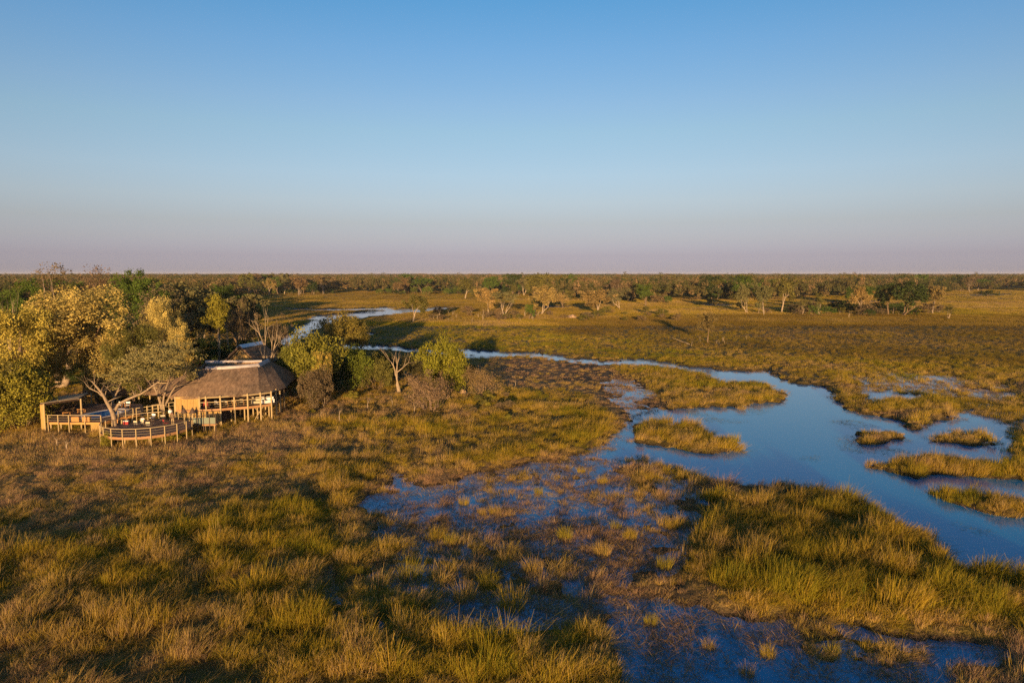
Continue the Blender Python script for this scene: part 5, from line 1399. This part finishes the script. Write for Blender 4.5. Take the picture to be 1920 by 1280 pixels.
def standing(arm=0.0):
    j = dict(pelvis=(0, 0, .95), belly=(0, 0, 1.12), chest=(0, .01, 1.34), neck=(0, .01, 1.50), head=(0, -.01, 1.62), crown=(0, .0, 1.70))
    for s, k in (('L', 1), ('R', -1)):
        j.update({'sh' + s: (.17 * k, .01, 1.40), 'el' + s: (.22 * k, .03 - arm * .05, 1.13), 'wr' + s: (.20 * k - arm * .06 * k, -.05 - arm * .22, .90 + arm * .17), 'pa' + s: (.19 * k - arm * .09 * k, -.07 - arm * .28, .83 + arm * .24),
                  'hip' + s: (.09 * k, 0, .88), 'kn' + s: (.10 * k, -.02, .50), 'an' + s: (.10 * k, .02, .09), 'to' + s: (.11 * k, -.13, .04)})
    return j
def sitting():
    j = dict(pelvis=(0, .05, .55), belly=(0, .07, .72), chest=(0, .05, .94), neck=(0, .03, 1.10), head=(0, -.01, 1.22), crown=(0, 0, 1.30))
    for s, k in (('L', 1), ('R', -1)):
        j.update({'sh' + s: (.17 * k, .04, 1.0), 'el' + s: (.24 * k, -.02, .74), 'wr' + s: (.18 * k, -.24, .67), 'pa' + s: (.16 * k, -.31, .66), 'hip' + s: (.09 * k, 0, .54), 'kn' + s: (.12 * k, -.40, .52), 'an' + s: (.12 * k, -.40, .10), 'to' + s: (.12 * k, -.54, .05)})
    return j

def deck_life(cx, cy):
    P = lambda u, v: tuple(at(u, v, ZD).xy) + (ZD,)
    person('person in brown shirt and khaki trousers standing on the round deck', P(324.5, 798), .5, standing(.6), ['skin', 'brown_cloth', 'khaki', 'dark_wood'])
    person('person in white shirt standing behind the brown shirted person', P(320, 789), .9, standing(.9), ['skin2', 'white_cloth', 'khaki', 'dark_wood'])
    c = P(268.5, 799)
    person('person in white shirt seated on the round deck, seen from behind', c, math.pi, sitting(), ['skin', 'white_cloth', 'khaki', 'dark_wood'])
    chair(c, math.pi, 'canvas', 'dark_wood', 'dark framed chair under the seated white shirted person')
    chair(P(257, 801), math.pi * .95, 'canvas', 'dark_wood', 'director chair beside the seated person, toward the tree trunk')
    chair(P(279, 803), math.pi * 1.05, 'canvas', 'dark_wood', 'director chair beside the seated person, toward the table')
    chair(P(306, 791), .6, 'canvas', 'dark_wood', 'director chair at the far side of the deck table')
    chair(P(311, 799), 2.4, 'red', 'dark_wood', 'reddish chair beside the standing brown shirted person')
    chair(P(286, 789), -.2, 'white_cloth', 'dark_wood', 'white seated chair across from the seated person')
    table(P(297, 796), .2, 1.5, .8, .72, 'dark_wood', 'dark_wood', 'dark wooden table on the round deck')
    b = P(229, 792); t = thing('bench', b, 'low varnished bench by the acacia trunk', 'bench', None, .3)
    block('seat', (0, 0, .42), (1.3, .4, .06), 'orange_wood', t, 0, True)
    for s in (-.5, .5): block('leg', (s, 0, .195), (.08, .36, .39), 'orange_wood', t, 0, True)
    k = P(237, 795); t = thing('cool_box', k, 'red cool box with pale lid by the low bench', 'box', None, .1)
    block('box_body', (0, 0, .2), (.6, .4, .38), 'red', t, 0, True); block('lid', (0, 0, .43), (.62, .42, .08), 'white_cloth', t, 0, True); pole('handle', (-.33, 0, .3), (.33, 0, .3), .02, 'cap', t, True)
    # upholstered set by the reed fence
    p = P(225, 765); chair(p, 0, 'white_cloth', 'orange_wood', 'white chair by the reed fence behind the pool')
    p = P(240, 765); chair(p, .3, 'white_cloth', 'orange_wood', 'white chair beneath the acacia by the hall')
    p = P(232, 763); table(p, 0, .8, .8, .7, 'white_cloth', 'orange_wood', 'small white table between the chairs by the reed fence')

def acacias():
    """the two flat-topped acacias that grow through the deck, limbs as surveyed"""
    def build(name, Y, limbs, blobs, seed, label, n):
        g = np.random.default_rng(seed); q = random.Random(seed)
        root = atY(*limbs[0][0][0], Y); root.z = .5
        e = bpy.data.objects.new(name, None); C.objects.link(e); e.location = root; tag(e, label, 'tree')
        V, F = [], []; tips = []
        for pts, r0, r1, dy in limbs:
            ps = [atY(u, v, Y + dy * i / max(1, len(pts) - 1)) - root for i, (u, v) in enumerate(pts)]
            if pts is limbs[0][0]: ps = [Vector((0, 0, -.4))] + ps[1:]
            rs = [r0 + (r1 - r0) * i / (len(ps) - 1) for i in range(len(ps))]
            # smooth and roughen
            pp, rr = [], []
            for a, b, ra, rb in zip(ps[:-1], ps[1:], rs[:-1], rs[1:]):
                for t in (0, .5): pp.append(a.lerp(b, t) + Vector((q.gauss(0, .04), q.gauss(0, .04), 0)) * (1 if t else 0)); rr.append(ra + (rb - ra) * t)
            pp.append(ps[-1]); rr.append(rs[-1]); tube(V, F, pp, rr, 8); tips.append(ps[-1])
            for i in range(7):
                k = q.randrange(len(pp) // 2, len(pp)); b = pp[k]; d = Vector((q.gauss(0, 1), q.gauss(0, 1), q.uniform(.2, 1.4))).normalized() * q.uniform(1, 2.4)
                tube(V, F, [b, b + d * .5 + Vector((0, 0, .1)), b + d], [rr[k] * .5, rr[k] * .3, .012], 4)
        o = link('trunk', mesh_from('trunk', V, F, M['bark']), e); o.color = (.25, .185, .125, 1)
        V, F, tone = [], [], []
        for u, v, ru, rv, dep, m in blobs:
            for i in range(m):
                a = g.normal(0, .48, 3); c = atY(u + a[0] * ru, v + a[1] * rv, Y + a[2] * dep + 1.0) - root
                k_ = leaf_quads(V, F, g, c, q.uniform(.45, .95), n, .20, .45, .4); tone += [q.uniform(.75, 1.3)] * (k_ * 4)
        o = link('crown', mesh_from('crown', np.vstack(V), np.vstack(F), M['leaf'], {'tone': ('FLOAT', tone)}), e); o.color = (.22, .185, .075, 1)
    Y = at(214, 798, ZD).y + .2
    build('acacia', Y, [([(217,805),(213,780),(206,763),(196,745),(183,727),(172,714)], .34, .07, -1.5), ([(212,776),(222,758),(240,748),(265,738),(285,724),(300,714)], .22, .06, -1), ([(210,772),(212,750),(220,735),(228,712)], .18, .05, 2), ([(196,745),(184,735),(168,728),(158,716)], .10, .03, 1)],
          [(285,668,62,22,3.5,60), (250,690,46,18,3,44), (225,712,26,14,2.5,22), (300,700,30,14,2.5,22), (330,672,30,18,3,22)], 4, 'flat topped acacia with forked pale trunk beside the round deck', 60)
    Y2 = Y + 6.5
    build('acacia', Y2, [([(312,778),(303,762),(298,745),(290,728),(288,715)], .28, .06, 1), ([(306,765),(307,745),(312,725),(318,705)], .18, .05, -1), ([(310,760),(322,735),(336,715),(350,696)], .15, .04, -2)],
          [(320,655,46,20,3,44), (345,692,28,13,2.5,26), (300,690,34,16,3,26), (360,705,14,8,1.5,8)], 9, 'second acacia with leaning pale stems beside the lodge ramp', 60)

def small_ground_things():
    q = random.Random(12)
    def mound(u, v, wpx, hpx, label):
        p = at(u, v, .5); r = wpx * p.y / 1280 / 2; h = hpx * p.y / 1280
        bm = bmesh.new(); bmesh.ops.create_icosphere(bm, subdivisions=3, radius=1)
        for x in bm.verts:
            n = 1 + .25 * math.sin(x.co.x * 5 + u) * math.sin(x.co.y * 4 + v) + q.uniform(-.05, .05)
            x.co = Vector((x.co.x * r * n, x.co.y * r * n, max(-.2, x.co.z) * h * n))
        me = bpy.data.meshes.new('termite_mound'); bm.to_mesh(me); bm.free(); me.materials.append(M['clay'])
        tag(link('termite_mound', me, None, (p.x, p.y, ground_z(p.x, p.y) - .1)), label, 'mound')
    mound(868, 738, 12, 9, 'pale clay termite mound beside the brown leafless thicket')
    mound(1072, 596, 20, 6, 'low pale termite mound on the shrubby island')
    # fallen trunk
    a, b = at(1274, 639, .75), at(1292, 645, .75)
    V, F = [], []
    tube(V, F, [a - a, (b - a) * .5 + Vector((0, 0, .12)), b - a], [.05, .13, .17], 7)
    for t, d in ((.3, (-3, 2, 1.2)), (.5, (-4, -1, 1.6)), (.15, (-2, -2, .8))): 
        s = (b - a) * t; tube(V, F, [s, s + Vector(d) * .6, s + Vector(d)], [.08, .05, .015], 5)
    o = link('fallen_trunk', mesh_from('fallen_trunk', V, F, M['bark']), None, a); o.color = (.26, .2, .14, 1)
    tag(o, 'bleached fallen trunk lying in the brown meadow', 'log')
    # greenery under the decks
    for i in range(11):
        u = 212 + i * 12.5; p = at(u, 832 if i < 9 else 825, .5); lab = 'yellow green bush growing between the round deck stilts'
        plant('under_deck_bush', 'bush1' if i % 2 else 'bush2', (p.x, p.y + 1.2, .35), .32, .28 * q.uniform(.8, 1.1), YGREEN, BARK, lab, 'bush', 'bushes under the round deck')
    for u in (101, 112, 124, 134):
        p = at(u, 806, .5); plant('under_deck_bush', 'bush1', (p.x, p.y + .9, .35), .28, .24, YGREEN, BARK, 'small green bush under the pool deck edge', 'bush', 'bushes under the pool deck')
    p = at(204, 838, .5); plant('green_bush', 'bush1', (p.x, p.y, .4), .28, .42, YGREEN, BARK, 'bright yellow green bush at the round deck corner', 'bush')
    # single tussocks standing in open shallows
    spots = [(928,962,26),(770,1085,52),(905,965,20),(960,1140,60),(1155,990,26),(1200,930,24),(870,945,24),(1060,1010,34),(1130,1040,36),(820,1010,32),(1245,1065,34),(1330,1215,30),(1440,1230,34),(1560,1225,36),(1660,1245,30),(1130,905,22),(1010,925,20),(960,900,18),(1090,885,18),(845,1020,34),(1000,1075,44),(1180,1010,30),(915,1100,46),(870,1125,50),(1260,990,26),(1220,1170,30),(1400,1265,36)]
    g = np.random.default_rng(77)
    meshes = []
    for i in range(5):
        V, F, A = blades(260, .42, .4, 1.0, .014, .20, .7, 500 + i, dirx=.08); meshes.append(mesh_from('tussock_blades', V, F, M['tussock'], {'along': ('FLOAT', A)}))
    for i, (u, v, h) in enumerate(spots):
        p = at(u, v, 0); hh = h * p.y / 1280 * 1.1
        o = link('grass_tussock', meshes[i % 5], None, (p.x, p.y, -.05)); o.scale = (hh * .9, hh * .9, hh); o.rotation_euler = (0, 0, q.random() * 6.28)
        o.color = (*[(.36,.24,.03), (.29,.22,.025), (.38,.24,.06)][i % 3], 1)
        tag(o, 'lone golden grass tussock standing in speckled blue shallows' if v < 1160 else 'lone straw tussock standing in the dark near shallows', 'tussock', 'tussocks in the shallows' if v < 1160 else 'tussocks in the dark shallows')
def tussock_mat():
    m, nt, out = new_mat('tussock_blade')
    oi = nt.nodes.new('ShaderNodeObjectInfo'); geo = nt.nodes.new('ShaderNodeNewGeometry')
    c = mixc(nt, 1.0, oi.outputs['Color'], ramp(nt, geo.outputs['Random Per Island'], [(0, (.6,.7,.6)), (1, (1.25,1.15,1.2))]), 'MULTIPLY')
    d = nt.nodes.new('ShaderNodeBsdfDiffuse'); nt.links.new(c, d.inputs[0]); t = nt.nodes.new('ShaderNodeBsdfTranslucent'); nt.links.new(c, t.inputs[0])
    s = nt.nodes.new('ShaderNodeMixShader'); s.inputs[0].default_value = .3
    nt.links.new(d.outputs[0], s.inputs[1]); nt.links.new(t.outputs[0], s.inputs[2]); nt.links.new(s.outputs[0], out.inputs[0]); return m
M['tussock'] = tussock_mat()

base, ZF = main_lodge()
veranda_furniture(base, ZF)
gable_hut()
rear_hall()
RD = round_deck()
pool_deck()
walkways(*RD)
deck_life(RD[0], RD[1])
acacias()
small_ground_things()
stuff_grass()
# ------------------------------------------------------------------ the evening air
def haze():
    bm = bmesh.new(); bmesh.ops.create_cube(bm, size=1)
    for v in bm.verts: v.co = Vector((v.co.x * 18400, v.co.y * 18400, -2.0 if v.co.z < 0 else 34.0))
    me = bpy.data.meshes.new('haze'); bm.to_mesh(me); bm.free()
    m, nt, out = new_mat('haze_air')
    pv = nt.nodes.new('ShaderNodeVolumePrincipled'); pv.inputs['Color'].default_value = (.86, .84, .90, 1); pv.inputs['Density'].default_value = HAZE; pv.inputs['Anisotropy'].default_value = .0
    nt.links.new(pv.outputs[0], out.inputs['Volume']); me.materials.append(m)
    o = link('haze', me); tag(o, 'thin evening haze over the whole delta', 'haze', kind='stuff')
HAZE = .00004
haze()
